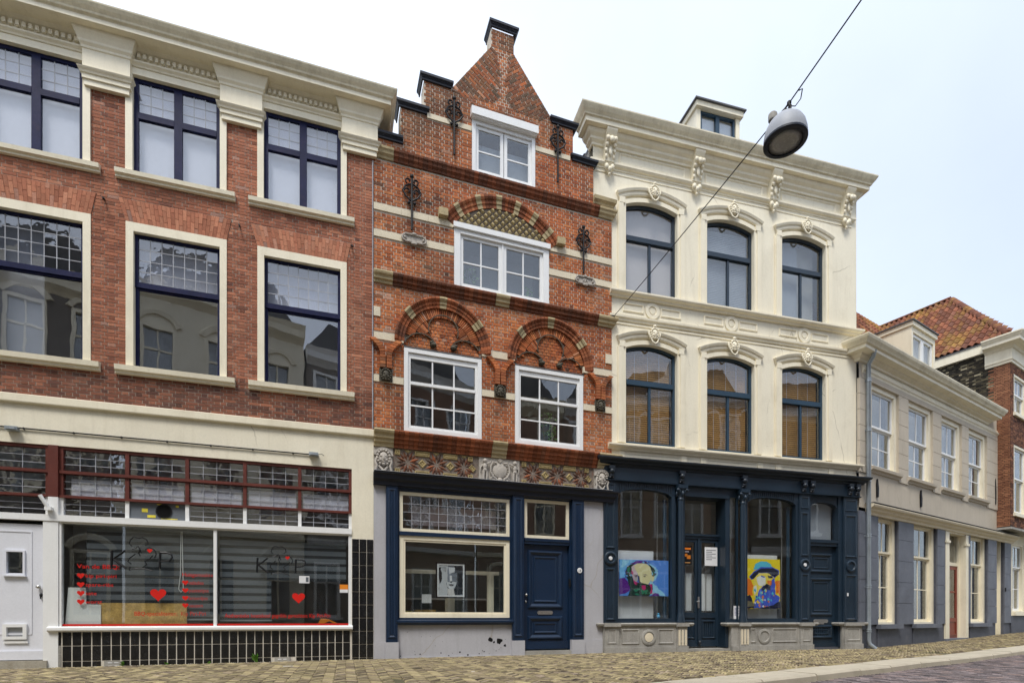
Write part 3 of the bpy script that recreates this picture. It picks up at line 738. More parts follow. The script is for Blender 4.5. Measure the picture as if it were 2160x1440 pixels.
# conduit with lamp boxes
cz = 4.235; m = MB(); m.tube([(-8, -.03, cz+.03), (-1.25, -.03, cz-.01)], .013, 6)
for k in range(9): m.ball((-7.6+.75*k, -.032, cz+.028-.0053*k), .022)
m.build('conduit', M['iron'], h1)
for xx in (-6.25, -1.20):
    l = MB(); l.box(xx-.09, xx+.09, -.12, -.02, cz-.05, cz+.02); l.box(xx-.07, xx+.07, -.15, -.10, cz-.04, cz+.0); l = l.build('lamp_box', M['zinc'], h1, fix=False)
    w_ = MB(); w_.tube([(xx+.09, -.08, cz-.01), (xx+.16, -.09, cz+.0), (xx+.20, -.09, cz-.03)], .006, 5); w_.build('wire', M['iron'], l)
m = MB(); m.tube([(-.02, -.02, 4.9), (-.02, -.02, 10.6)], .012, 5); m.build('joint_strip', M['lead'], h1)
shell(h1, XL, -.02, 6.5, (4.3, 8.75), 11.7, 'interior_pale')
B('partition', M['blind_grey'], h1, XL+.2, -.2, 2.2, 2.25, 4.45, 8.6)
# window lettering (on the outside of the panes)
yg = .046
for k, (key, z) in enumerate((('van', 1.775), ('a1', 1.605), ('a2', 1.44), ('a3', 1.28), ('a4', 1.12))):
    lettering(key, h1, -5.33 if k == 0 else -5.20, z, yg, 1.12)
def heart(x, z, s, name='heart'):
    pts = []
    for k in range(28):
        t = 2*PI*k/28; pts.append((x+s*.5*math.sin(t)**3, z+s*.031*(13*math.cos(t)-5*math.cos(2*t)-2*math.cos(3*t)-math.cos(4*t))))
    MB().prism(pts, yg-.0015, yg).build(name, M['red_vinyl'], h1)
for z in (1.64, 1.475, 1.315, 1.155): heart(-5.27, z, .12)
for k, (key, z) in enumerate((('huis', 1.665), ('b1', 1.51), ('b2', 1.36), ('b3', 1.21), ('b4', 1.065))):
    lettering(key, h1, -3.62 if k == 0 else -3.50, z, yg, .92)
for z in (1.545, 1.395, 1.245, 1.10): heart(-3.56, z, .11)
heart(-4.02, 1.31, .27); heart(-1.50, 1.275, .25)
lettering('bbq', h1, -4.42, .90, yg, .82); lettering('aut', h1, -2.87, .865, yg, .78)
def stroke(pts, r=.009):
    MB().tube([(a, yg, b) for a, b in pts], r, 5).build('logo_stroke', M['black_vinyl'], h1)
def kip(cx, cz, s):
    L = lambda *p, r=.011: stroke([(cx+a*s, cz+b*s) for a, b in p], r*s)
    L((-.52, .18), (-.53, -.18), r=.024); L((-.29, .18), (-.50, .0), r=.020); L((-.49, .0), (-.27, -.18), r=.024)
    L((.34, .17), (.33, -.17), r=.024); L((.34, .17), (.46, .17), (.55, .13), (.56, .07), (.50, .0), (.35, -.02), r=.020)
    L((-.20, .40), (-.14, .47), (-.05, .45), (.02, .47), (.10, .42), (.12, .34), (.07, .30)); L((-.20, .40), (-.22, .33), (-.17, .28))
    L((-.17, .22), (-.10, .24), (-.06, .28), (-.03, .22), (-.05, .14), (-.02, .08)); L((-.11, .12), (-.22, .02), (-.24, -.04), (-.18, -.09))
    L((.07, .22), (.15, .27), (.23, .22), (.27, .13), (.24, .05)); L((.20, .10), (.15, .03), (.06, -.03), (.10, -.09), (.02, -.15))
    L((-.21, -.22), (-.12, -.18), (.0, -.17), (.10, -.19), (.20, -.22)); L((-.20, -.15), (-.22, -.22)); L((-.03, .22), (.0, .14))
    heart(cx+.15*s, cz+.20*s, .10*s)
kip(-4.30, 1.96, .92); kip(-1.84, 1.92, .84)
# things standing inside the shop window
tag(MB().box(0, 1.45, .0, .02, 0, .44).build('particle_board', M['osb'], None, fix=False), 'golden particle board standing on the shop window ledge under a striped blind', 'board')
o = bpy.data.objects['particle_board']; o.location = (*p1.xy(-5.00, .11), .70); o.rotation_euler = (0, 0, p1.th)
o = tag(MB().prism([(0, 0), (.56, 0), (.56, .40), (.33, .41), (.32, .72), (.05, .72)], 0, .02).build('white_panel', M['white'], None), 'white notched panel leaning inside the shop window beside the particle board', 'panel')
o.location = (*p1.xy(-5.53, .09), .70); o.rotation_euler = (0, 0, p1.th)
o = tag(MB().prism([(0, 0), (.05, .10), (.20, .09), (.38, .0), (.30, .0), (.22, .045), (.12, .0)], 0, .08).build('orange_stapler', M['orange_vinyl'], None), 'small orange tool lying on the shop window ledge', 'tool')
o.location = (*p1.xy(-1.12, .09), .745); o.rotation_euler = (0, 0, p1.th)
for nm, xx, zz, w_, h_, mt, lb, ct in (('orange_sticker', -.69, 1.46, .165, .10, 'orange_vinyl', None, None), ('sticker_band', -.69, 1.39, .165, .068, 'paper', None, None), ('house_rules_notice', -1.49, 1.575, .20, .15, 'paper', None, None)):
    B(nm, M[mt], h1, xx, xx+w_, .0445, .0475, zz, zz+h_)
B('notice_print', M['blind_dark'], h1, -1.36, -1.305, .0425, .0445, 1.60, 1.70)
m = MB(); m.box(-6.0, -.3, 1.6, 1.64, -.05, 3.9); m.build('partition', M['interior'], h1, fix=False)

# grit washed against the foot of the walls
gm_ = MB()
for k in range(420):
    p_, ua, ub = random.choice(((p1, -6.4, 0), (p1, -6.4, -2), (p2, 0, 5.6), (p3, 0, 7.5), (p4, .2, 11)))
    u_ = U(ua, ub); xx, yy = p_.xy(u_, -.02-abs(random.gauss(.05, .06))-(.16 if p_ is p3 else .0)); r_ = U(.004, .016); gm_.ball((xx, yy, g(xx)+.016), r_, r_, r_*.6, 5, 3)
tag(gm_.build('grit', M['concrete'], None), 'loose grit and crumbs along the foot of the house fronts', 'grit', kind='stuff')

# ================================================================== HOUSE TWO: old stepped-gable house
h2 = tag(empty('stepped_gable_house', (*p2.o, 0), p2.th), 'narrow orange brick house with stepped gable, arched windows and blue ground floor', 'house')
XR = 5.76
AC = (2.915, 8.82)                                   # segmental arch over the second-floor window
A1 = [(1.52, 6.87, .87, 1.085), (4.115, 6.87, .89, 1.10)]   # round arches: cx, spring, inner r, outer r
win2 = [(.64, 2.40, 4.92, 6.75), (3.205, 4.965, 4.92, 6.75)]
w2b = (1.755, 4.06, 8.27, 9.71); w2c = (2.17, 3.715, 10.94, 12.37)
def silh(z):                                         # gable outline: left and right x at height z
    if z < 10.93: return 0.0, XR
    if z < 11.18: return 0.02, 5.72
    if z < 11.98: return .57, 5.25
    if z < 12.70: return 1.08, 4.70
    if z < 13.98:
        return 1.69+(z-12.70)/1.28*.93, 4.19-(z-12.70)/1.28*1.0
    return 2.63, 3.18
bands = [(9.60, 9.735), (9.03, 9.17)]
def spans2(za, zb):
    zc = (za+zb)/2; l, r = silh(zc); s_ = [(l, r)]
    for h in win2+[w2b, w2c]:
        if h[2] < zb-.012 and h[3] > za+.012: s_ = sub(s_, h[0], h[1])
    if 9.70 < zc < 10.6:
        d = 1.72**2-(zc-AC[1])**2
        if d > 0: e = math.sqrt(d); s_ = sub(s_, AC[0]-e, AC[0]+e)
    for cx, sp, ri, ro in A1:
        if sp <= zc < sp+ro: e = math.sqrt(ro*ro-(zc-sp)**2); s_ = sub(s_, cx-e, cx+e)
        elif 6.75 <= zc < sp: s_ = sub(s_, cx-ri, cx+ri)
    for a, b in bands:
        if a-.01 < zc < b+.01: s_ = sub(s_, -1, w2b[0]); s_ = sub(s_, w2b[1], 9)
    for a, b in ((6.83, 6.97), (5.92, 6.055)):
        if a-.01 < zc < b+.01:
            for xa, xb in ((-1, .64), (2.40, 3.205), (4.965, 9)): s_ = sub(s_, xa, xb)
    if 11.88 < zc < 12.0: s_ = sub(s_, 1.15, w2c[0]); s_ = sub(s_, w2c[1], 4.62)
    if 12.37 < zc < 12.53: s_ = sub(s_, w2c[0]-.02, w2c[1]+.02)
    return [(a, b) for a, b in s_ if b-a > .03]
def tone2(x, z):
    r = min(1, max(0, random.gauss(.58+.20*field(x, z, 1.2, .7), .16))); v = min(1, max(0, random.gauss(.5+.08*field(x, z, .8, 2), .15)))
    b = max(0, .45*field(x, z, 1.3, 5.2)-.15)
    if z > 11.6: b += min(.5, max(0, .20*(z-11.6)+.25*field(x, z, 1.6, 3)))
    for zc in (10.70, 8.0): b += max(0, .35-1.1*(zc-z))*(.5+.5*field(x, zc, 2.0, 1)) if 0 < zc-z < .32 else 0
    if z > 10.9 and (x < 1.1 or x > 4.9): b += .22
    if R() < .06: b += U(.15, .5)
    return (r, v, min(.8, max(0, b)))
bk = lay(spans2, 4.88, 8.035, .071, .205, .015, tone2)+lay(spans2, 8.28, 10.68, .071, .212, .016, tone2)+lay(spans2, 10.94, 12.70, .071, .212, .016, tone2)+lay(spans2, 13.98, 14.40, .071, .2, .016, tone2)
# inner core sheets behind the bricks (mortar)
m = MB(); sheet(m, 0, XR, 8.2, 10.68, [w2b], .012, .16); m.build('wall', M['mortar_white'], h2, fix=False)
m = MB(); sheet(m, 0, XR, 4.53, 8.2, [win2[0], win2[1]]+[(cx-ri-.04, cx+ri+.04, 6.7501, sp+ri+.04) for cx, sp, ri, ro in A1], .012, .16)
for cx, sp, ri, ro in A1:                               # spandrels round the arched openings
    e = ri+.04; n = 24
    for k in range(n):
        xa, xb = cx-e+2*e*k/n, cx-e+2*e*(k+1)/n; za, zb = (sp+math.sqrt(max(0, e*e-(q-cx)**2)) for q in (xa, xb)); m.add([(xa, .012, za), (xb, .012, zb), (xb, .012, sp+e), (xa, .012, sp+e)], [(0,1,2,3)])
# arched tympanum openings are closed by their own recessed panels, which stand in front of this sheet
m.build('wall', M['mortar_two'], h2, fix=False)
gm = MB()
gl = [(0, 10.68), (XR, 10.68), (XR, 11.18), (5.25, 11.18), (5.25, 11.98), (4.70, 11.98), (4.70, 12.70), (4.19, 12.70), (3.18, 13.98), (3.18, 14.40), (2.63, 14.40), (2.63, 13.98), (1.69, 12.70), (1.08, 12.70), (1.08, 11.98), (.57, 11.98), (.57, 11.18), (0, 11.18)]
# split round the attic window
gm.prism([(0, 10.68), (w2c[0], 10.68), (w2c[0], 12.37), (w2c[0], 12.70), (1.08, 12.70), (1.08, 11.98), (.57, 11.98), (.57, 11.18), (0, 11.18)], .012, .36)
gm.prism([(w2c[1], 10.68), (XR, 10.68), (XR, 11.18), (5.25, 11.18), (5.25, 11.98), (4.70, 11.98), (4.70, 12.70), (w2c[1], 12.70)], .012, .36)
gm.box(w2c[0], w2c[1], .012, .36, 12.37, 12.70); gm.box(w2c[0], w2c[1], .012, .36, 10.68, 10.94)
gm.prism([(1.69, 12.70), (4.19, 12.70), (3.18, 13.98), (3.18, 14.40), (2.63, 14.40), (2.63, 13.98)], .012, .36)
gm.build('gable', M['mortar_white'], h2, fix=False)
# braided brickwork of the gable triangle: bricks at right angles to each slope, level courses in the middle
tri = []
def tri_side(P, Q, sgn):
    L_ = math.hypot(Q[0]-P[0], Q[1]-P[1]); d = ((Q[0]-P[0])/L_, (Q[1]-P[1])/L_); nrm = (d[1]*sgn, -d[0]*sgn)
    n = int(L_/.073); out = []
    for i in range(n):
        t0, t1 = L_*i/n+.010, L_*(i+1)/n-.010
        reach = min(.84, .16+.95*min(i+.5, n-i-.5)/n*1.9); s0 = .0
        off = (i % 2)*.10
        a = 0.0
        while a < reach:
            b = min(a+(.10 if (a == 0 and i % 2) else .205), reach)
            if b-a > .04:
                pts = [(P[0]+d[0]*t+nrm[0]*s, P[1]+d[1]*t+nrm[1]*s) for t, s in ((t0, a+.008), (t1, a+.008), (t1, b-.008), (t0, b-.008))]
                out.append(pts)
            a = b
    return out
def tri_in(x, z): 
    l, r = silh(z); return l-.001 < x < r+.001
left = tri_side((1.69, 12.70), (2.63, 13.98), 1); right = tri_side((4.19, 12.70), (3.18, 13.98), -1)
def vmid(z): return 2.905
for pts in left:
    if all(q[0] < 2.90 and q[1] > 12.60 for q in pts): tri.append(pts)
for pts in right:
    if all(q[0] > 2.91 and q[1] > 12.60 for q in pts): tri.append(pts)
m = MB()
for k in range(19):                                   # level courses between the braids
    z = 12.705+.071*k; l, r = silh(z+.04)
    x = l+.1*(k % 2)
    while x < r:
        xb = min(x+.1, r)
        m.t = (min(1, max(0, random.gauss(.6, .2))), R(), U(0, .35))
        if xb-x > .03 and True: m.box(x+.007, xb-.007, .0085, .03, z+.009, z+.062, back=False)
        x += .1025
tag(m.build('brickwork', M['brick_two'], h2, fix=False), kind='stuff')
bd = MB()
for pts in tri:
    cx_, cz_ = sum(q[0] for q in pts)/4, sum(q[1] for q in pts)/4; hx = []
    for q in pts: dl_ = math.hypot(q[0]-cx_, q[1]-cz_); hx.append((q[0]+(q[0]-cx_)/dl_*.011, q[1]+(q[1]-cz_)/dl_*.011))
    bd.prism(hx, .0066+U(0, .001), .02, back=False)
tag(bd.build('mortar_bed', M['mortar_white'], h2, fix=False), kind='stuff')
for pts in tri:
    o_ = MB(); o_.t = (min(1, max(0, random.gauss(.42, .2))), R(), min(.85, max(0, random.gauss(.52, .22)))); o_.prism(pts, .003-U(0, .006), .02, back=False); o_.build('braid_brick', M['brick_two'], h2, fix=False)
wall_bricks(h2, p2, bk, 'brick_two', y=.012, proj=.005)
for i in range(22):                                   # upright bricks over the attic window
    xa = w2c[0]-.02+(w2c[1]-w2c[0]+.04)*i/22; o_ = MB(); o_.t = (U(.1, .6), R()*.6, U(.2, .7)); o_.box(xa+.007, xa+.066, -.014, .02, 12.378, 12.525, back=False); o_.build('lintel_brick', M['brick_two'], h2, fix=False)
# coping stones of the steps
def coping(x0, x1, zt, rl=True, rr=True):
    c = MB(); c.cornice([(.0, zt-.15), (.03, zt-.14), (.03, zt-.11), (.06, zt-.07), (.075, zt-.06), (.075, zt-.01), (.06, zt)], x0, x1, rl=rl, rr=rr, back=.42); c.build('coping', M['black_beam'], h2)
coping(.03, .62, 11.29, True, False); coping(.55, 1.12, 12.09); coping(1.06, 1.66, 12.83); coping(4.16, 4.75, 12.80); coping(4.70, 5.28, 12.05); coping(2.65, 3.21, 14.56)
c = MB(); c.cornice([(.0, 11.0), (.03, 11.01), (.04, 11.05), (.09, 11.10), (.10, 11.18), (.06, 11.19)], 5.24, 5.76, rl=False, rr=True, back=.4); c.build('coping', M['stone_beige'], h2)
# moulded brick cornices with stone blocks
def cornice_run(prof, segs, mats, rr_last=True):
    for (a, b), mt in zip(segs, mats):
        if mt == 'brick':
            x = a
            while x < b-.01:
                x2 = min(x+.105, b); c = MB(); c.t = (min(1, max(0, random.gauss(.35, .16))), R()*.5+.1, (max(0, U(-.3, .4)) if prof[0][1] < 6 else U(.15, .6))); c.cornice([(w+U(-.003, .003), z) for w, z in prof], x+.003, x2-.003); c.build('moulded_brick', M['terracotta'], h2); x = x2
        else:
            c = MB(); c.cornice([(w+.004, z) for w, z in prof], a+.003, b-.003, rr=(rr_last and b > 5.7), back=.1); c.build('cornice_stone', M['stone_beige'], h2)
P3 = [(.0, 4.53), (.04, 4.535), (.045, 4.60), (.085, 4.62), (.09, 4.68), (.13, 4.70), (.135, 4.765), (.18, 4.80), (.195, 4.84), (.18, 4.872), (.0, 4.88)]
cornice_run(P3, [(0, .42), (.42, 2.62), (2.62, 2.98), (2.98, 5.33), (5.33, 5.76)], ['s', 'brick', 's', 'brick', 's'])
P2 = [(.0, 8.035), (.025, 8.04), (.03, 8.09), (.07, 8.11), (.075, 8.16), (.115, 8.20), (.125, 8.24), (.11, 8.268), (.0, 8.278)]
cornice_run(P2, [(0, .40), (.40, 2.72), (2.72, 3.06), (3.06, 5.35), (5.35, 5.76)], ['s', 'brick', 's', 'brick', 's'])
P1_ = [(.0, 10.71), (.02, 10.72), (.03, 10.76), (.07, 10.80), (.08, 10.85), (.105, 10.88), (.11, 10.925), (.0, 10.935)]
cornice_run(P1_, [(0, .42), (.42, 5.38), (5.38, 5.76)], ['s', 'brick', 's'])
# stone bands
def band(x0, x1, z0, z1, y=-.012, n=None):
    n = n or max(1, round((x1-x0)/.55)); e = (x1-x0)/n
    for i in range(n): B('band_stone', M['stone_pale'], h2, x0+e*i+.002, x0+e*(i+1)-.002, y-U(0, .003), .05, z0, z1)
for a, b in bands: band(0.0, w2b[0]-.003, a, b); band(w2b[1]+.003, XR, a, b)
for a, b in ((6.83, 6.97), (5.92, 6.055)):
    for xa, xb in ((0, .637), (2.403, 3.202), (4.968, XR)): band(xa, xb, a, b, -.014)
band(1.15, w2c[0]-.004, 11.885, 11.995); band(w2c[1]+.004, 4.62, 11.885, 11.995)
B('corner_stone', M['stone_pale'], h2, .002, .14, -.016, .03, 7.32, 7.52); B('corner_stone', M['stone_pale'], h2, 5.58, 5.757, -.016, .03, 7.15, 7.38)
# arches: alternating moulded brick and stone voussoirs
def archivolt(cx, cz, ri, ro, a0, a1, stones, n_seg, hood):
    st = sorted(stones); cuts = []; a = a0
    for c, hw in st:
        cuts.append((a, c-hw, 0)); cuts.append((c-hw, c+hw, 1)); a = c+hw
    cuts.append((a, a1, 0)); d = ro-ri
    for s0, s1, kind in cuts:
        if s1-s0 < .01: continue
        prof = [(ri, .04), (ri, -.02), (ri+.30*d, -.022), (ri+.34*d, -.042), (ri+.62*d, -.046), (ri+.66*d, -.07), (ri+.82*d, -.09), (ro, -.082), (ro, .04)]
        if kind:
            p_ = [(r-(.006 if k == 1 else 0), y-.008 if y < 0 else y) for k, (r, y) in enumerate(prof)]
            MB().arc(cx, cz, p_, s0, s1, 4).build('keystone', M['stone_beige'], h2)
        else:
            n = max(1, round((s1-s0)*(ri+ro)/2/.085))
            for i in range(n):
                b0, b1 = s0+(s1-s0)*i/n, s0+(s1-s0)*(i+1)/n; e = .004/ro
                o_ = MB(); o_.t = (min(1, max(0, random.gauss(.42, .25))), R()*.9, max(0, U(-.4, .4))); o_.arc(cx, cz, prof, b0+e, b1-e, 1); o_.build('voussoir', M['terracotta'], h2)
dg_ = math.radians
aL = math.acos(1.137/1.45)
aS = math.asin((9.73-AC[1])/1.585)
archivolt(*AC, 1.45, 1.72, aS, PI-aS, [(dg_(q), dg_(2.3)) for q in (46, 62, 78, 94, 112, 132)], 0, True)
for s_ in (-1, 1): B('label_stop', M['stone_beige'], h2, AC[0]+s_*1.42-.10, AC[0]+s_*1.42+.10, -.14, .02, 9.74, 9.90)
for cx, sp, ri, ro in A1:
    archivolt(cx, sp, ri, ro, 0, PI, [(dg_(q), dg_(4.6)) for q in (38, 91, 140)], 0, True)
    # stilts of the arch down to the stone band are plain brick
# tympanum over the second-floor window: glazed pyramids
t = MB(); pts = [(AC[0]+1.47*math.cos(a), AC[1]+1.47*math.sin(a)) for a in [aL*.98+(PI-2*aL*.98)*k/20 for k in range(21)]]
t.prism(pts, .0, .10); t.build('tympanum', M['brown_glaze'], h2)
py = MB(); s_ = .088
py.add([(-s_, 0, 0), (0, 0, -s_), (s_, 0, 0), (0, 0, s_), (-.4*s_, -.035, 0), (0, -.035, -.4*s_), (.4*s_, -.035, 0), (0, -.035, .4*s_)], [(0,1,5,4),(1,2,6,5),(2,3,7,6),(3,0,4,7),(4,5,6,7)])
pym = py.mesh('glazed_block', M['gold_glaze']); k = 0
for i in range(-8, 9):
    for j in range(0, 7):
        x, z = AC[0]+i*.165+(j % 2)*.0825, 9.80+j*.0825
        if math.hypot(x-AC[0], z-AC[1]) < 1.43 and (i+j//2) % 1 == 0: inst('glazed_block', pym, h2, (x, -.001, z), (0, PI/4*0+U(-.08, .08), 0), (.68+U(-.05, .05), 1, .68+U(-.05, .05)))
# tympana of the round arches: trefoil of level courses ringed by radial bricks
for cx, sp, ri, ro in A1:
    pts = [(cx-ri, 6.752), (cx+ri, 6.752)]+[(cx+(ri+.01)*math.cos(PI*k/24), sp+(ri+.01)*math.sin(PI*k/24)) for k in range(25)]
    MB().prism(pts, .075, .16).build('tympanum', M['mortar_two'], h2)
    lobes = [(cx, sp+.40, .335), (cx-.50, sp-.12, .37), (cx+.50, sp-.12, .37)]
    inl = lambda x, z, e=0: any(math.hypot(x-a, z-b) < r_+e for a, b, r_ in lobes) or (abs(x-cx) < .30 and z < sp+.14)
    m = MB(); k = 0; z = 6.757
    while z < sp+ri:
        x = cx-ri+(k % 2)*.05-.05
        while x < cx+ri:
            xc, zc = x+.05, z+.035
            if math.hypot(xc-cx, max(0, zc-sp)) < ri-.03 and inl(xc, zc, .03):
                m.t = tone2(xc, 7); m.box(x+.007, x+.093, .060-U(0, .006), .09, z+.007, z+.064, back=False)
            x += .10
        z += .071; k += 1
    tag(m.build('brickwork', M['brick_two'], h2, fix=False), kind='stuff')
    m = MB()
    for ia in range(56):
        a0_, a1_ = PI*ia/56, PI*(ia+1)/56
        for r0, r1 in ((ri-.205, ri), (ri-.41, ri-.205), (ri-.60, ri-.41)):
            if r0 < .22: continue
            am = (a0_+a1_)/2; rm = (r0+r1)/2
            if inl(cx+rm*math.cos(am), sp+rm*math.sin(am), .0): continue
            e = .006; m.t = (min(1, max(0, random.gauss(.6, .2))), R(), 0)
            P_ = lambda r_, a_: (cx+r_*math.cos(a_), sp+r_*math.sin(a_))
            m.prism([P_(r0+e, a0_+e/rm), P_(r1-e, a0_+e/rm), P_(r1-e, a1_-e/rm), P_(r0+e, a1_-e/rm)], .022-U(0, .005), .08, back=False)
    tag(m.build('radial_brickwork', M['brick_two'], h2, fix=False), kind='stuff')
    for (la, lb_, lr), (t0, t1) in zip(lobes, ((-.35, PI+.35), (.45, PI-.55), (.55, PI-.45))):
        MB().arc(la, lb_, [(lr-.012, .05), (lr-.012, .014), (lr+.012, .014), (lr+.012, .05)], t0, t1, 18).build('trefoil_edge', M['brown_glaze'], h2)
    for q in (-1, 1):
        hd = MB(); hd.ball((cx+q*.235, .02, sp+.035), .075, .075, .06); hd.ball((cx+q*.205, -.03, sp+.02), .045, .05, .04); hd.ball((cx+q*.27, .0, sp+.075), .05, .05, .035); hd.build('corbel_knob', M['stone_dark'], h2, smooth=True)
# Y-shaped brick corbels and stone masks on the piers
for cx in (.255, 2.835, 5.42):
    m = MB(); m.t = (.6, .6, 0)
    for k in range(5):
        m.t = tone2(cx, 6); m.box(cx-.125, cx-.012, -.075, .0, 6.215+.071*k+.004, 6.28+.071*k, back=False); m.t = tone2(cx, 6); m.box(cx+.012, cx+.125, -.075, .0, 6.215+.071*k+.004, 6.28+.071*k, back=False)
    for s_ in (-1, 1):
        for k in range(5):
            t0, t1 = k/5, (k+.93)/5
            f_ = lambda t: (cx+s_*(.02+.21*t**1.5), 6.57+.255*t)
            a_, b_ = f_(t0), f_(t1); m.t = (U(.4, .9), R(), 0)
            m.prism([(a_[0], a_[1]), (a_[0]+s_*.11, a_[1]-.02), (b_[0]+s_*.11, b_[1]-.02), (b_[0], b_[1])], -.08-.02*t0, .0, back=False)
    m.build('brick_corbel', M['brick_two'], h2)
    k = MB(); k.box(cx-.14, cx+.14, -.03, .0, 5.935, 6.205); head(k, cx, 6.05, -.05, .27); k.build('stone_mask', M['stone_dark'], h2, smooth=60)
# plaques
for key, px, py_ in (('anno', 873, 507), ('x', 1233, 594)):
    x, z = p2.u(px), p2.z(px, py_)
    q = MB(); q.box(x-.24, x+.24, -.03, .0, z-.10, z+.10); q.tube([(x-.20, -.045, z-.075), (x+.20, -.045, z-.075)], .022); q.tube([(x-.20, -.045, z+.085), (x+.20, -.045, z+.085)], .018)
    for s_ in (-1, 1):
        q.tube([(x+s_*(.20+.06*math.sin(a)), -.045, z+.06*math.cos(a)) for a in [PI*i/6 for i in range(7)]], .022); q.ball((x+s_*.2, -.05, z), .03)
    q.ball((x, -.05, z+.10), .06, .03, .03); q.ball((x, -.05, z-.105), .07, .03, .03)
    if key == 'x': q.arc(x, z-.02, [(.05, -.03), (.05, -.05), (.07, -.05), (.07, -.03)], 0, PI, 8); q.ball((x, -.03, z-.01), .03, .03, .04)
    q = q.build('plaque', M['stone_relief'], h2)
    if key == 'anno': lettering('anno', q, x-.205, z-.055, -.034, .86)
# wall anchors
for px, pt, pb in ((957, 212, 330), (868, 376, 488), (1175, 272, 388), (1229, 482, 578)):
    x, zt, zb = p2.u(px), p2.z(px, pt), p2.z(px, pb); y = -.05
    a = MB(); a.tube([(x, y, zt), (x, y, zb)], .022, 6); a.tube([(x, .0, zt-.35), (x, y, zt-.35)], .025, 6)
    def spiral(cx_, cz_, r0, t0, t1, s=1): return [(cx_+s*(r0*(1-.75*k/10))*math.cos(t0+(t1-t0)*k/10), y, cz_+(r0*(1-.75*k/10))*math.sin(t0+(t1-t0)*k/10)) for k in range(11)]
    for s_ in (-1, 1):
        a.tube([(x, y, zt-.16), (x+s_*.13, y, zt-.22), (x+s_*.20, y, zt-.34), (x+s_*.12, y, zt-.46), (x, y, zt-.54)], .020, 5)
        a.tube(spiral(x+s_*.085, zt-.34, .075, 0, 4.5, s_), .017, 5); a.tube(spiral(x+s_*.075, zt-.11, .07, -1.0, 4.0, s_), .018, 5); a.ball((x+s_*.06, y, zt-.58), .036)
    a.ball((x, y, zt), .045); a.build('wall_anchor', M['iron'], h2)
# windows of the upper floors
for bi, (a, b, z0, z1) in enumerate(win2):
    w = MB(); w.ring(a+.004, b-.004, z0, z1-.004, .09, -.015, .10); w = w.build('window', M['white'], h2, fix=False)
    f = MB(); f.ring(a+.095, b-.095, z0+.09, z1-.10, .055, .02, .075, tt=.11, tb=.06); f.box(a+.15, b-.15, .005, .08, 5.965, 6.03); f.build('sash', M['white'], w, fix=False)
    xa, xb = a+.15, b-.15; n3 = [xa+(xb-xa)*k/3 for k in range(4)]
    bars(w, 'glazing_bars', 'white', xa, xb, z0+.15, 5.965, n3[1:3], [(z0+.15+5.965)/2], .03, .035, .065); bars(w, 'glazing_bars', 'white', xa, xb, 6.03, z1-.21, n3[1:3], [], .03, .035, .065)
    for k in range(3):
        pane(w, n3[k]+.015, n3[k+1]-.015, 6.03, z1-.21, .05, 'glass', .006); pane(w, n3[k]+.015, n3[k+1]-.015, z0+.15, (z0+.15+5.965)/2-.015, .05, 'glass', .006); pane(w, n3[k]+.015, n3[k+1]-.015, (z0+.15+5.965)/2+.015, 5.965, .05, 'glass', .006)
    B('lead_flashing', M['roof_lead'], h2, a-.002, b+.002, -.022, .05, z1, z1+.022)
w = MB(); a, b, z0, z1 = w2b; w.ring(a+.004, b-.004, z0, 9.60, .14, -.02, .10, tb=.05, tt=.06); w.box(a-.02, b+.02, -.07, .08, 9.60, 9.715); w.box(a+.145, b-.145, -.03, .05, 9.50, 9.54); w = w.build('window', M['white'], h2, fix=False)
xm = (a+b)/2
for xa, xb in ((a+.145, xm-.02), (xm+.02, b-.145)):
    f = MB(); f.ring(xa, xb, z0+.052, 9.50, .075, .02, .07, tb=.09); f.build('casement', M['white'], w, fix=False)
    ga, gb, za, zb = xa+.075, xb-.075, z0+.142, 9.425; bars(w, 'glazing_bars', 'white', ga, gb, za, zb, [(ga+gb)/2], [(za+zb)/2-.02], .03, .03, .06)
    for k in range(2):
        for j in range(2): pane(w, ga+(gb-ga)*k/2+.012, ga+(gb-ga)*(k+1)/2-.012, (za, (za+zb)/2-.008)[j], ((za+zb)/2-.032, zb)[j], .045, 'glass', .005)
B('mullion', M['white'], w, xm-.018, xm+.018, .0, .08, z0+.05, 9.54)
B('curtain', M['blind_grey'], w, a+.1, b-.1, .75, .76, 8.5, 9.6)
w = MB(); a, b, z0, z1 = w2c; w.ring(a+.004, b-.004, z0, 12.17, .085, -.01, .12); w.box(a-.035, b+.035, -.13, .05, 12.19, 12.365); w.box(a-.01, b+.01, -.10, .05, 12.17, 12.19); w = w.build('window', M['white'], h2, fix=False)
xm = (a+b)/2
for xa, xb in ((a+.09, xm-.01), (xm+.01, b-.09)):
    f = MB(); f.ring(xa, xb, z0+.086, 12.08, .075, .03, .08); f.build('casement', M['white'], w, fix=False)
    ga, gb, za, zb = xa+.075, xb-.075, z0+.161, 12.005; zm = za+(zb-za)*.46; bars(w, 'glazing_bars', 'white', ga, gb, za, zb, [], [zm], .03, .035, .065)
    pane(w, ga, gb, za, zm-.015, .05, 'glass', .004); pane(w, ga, gb, zm+.015, zb, .05, 'glass', .004)
B('blind', M['blind_grey'], w, a+.1, b-.1, .26, .27, z0+.05, 11.85)
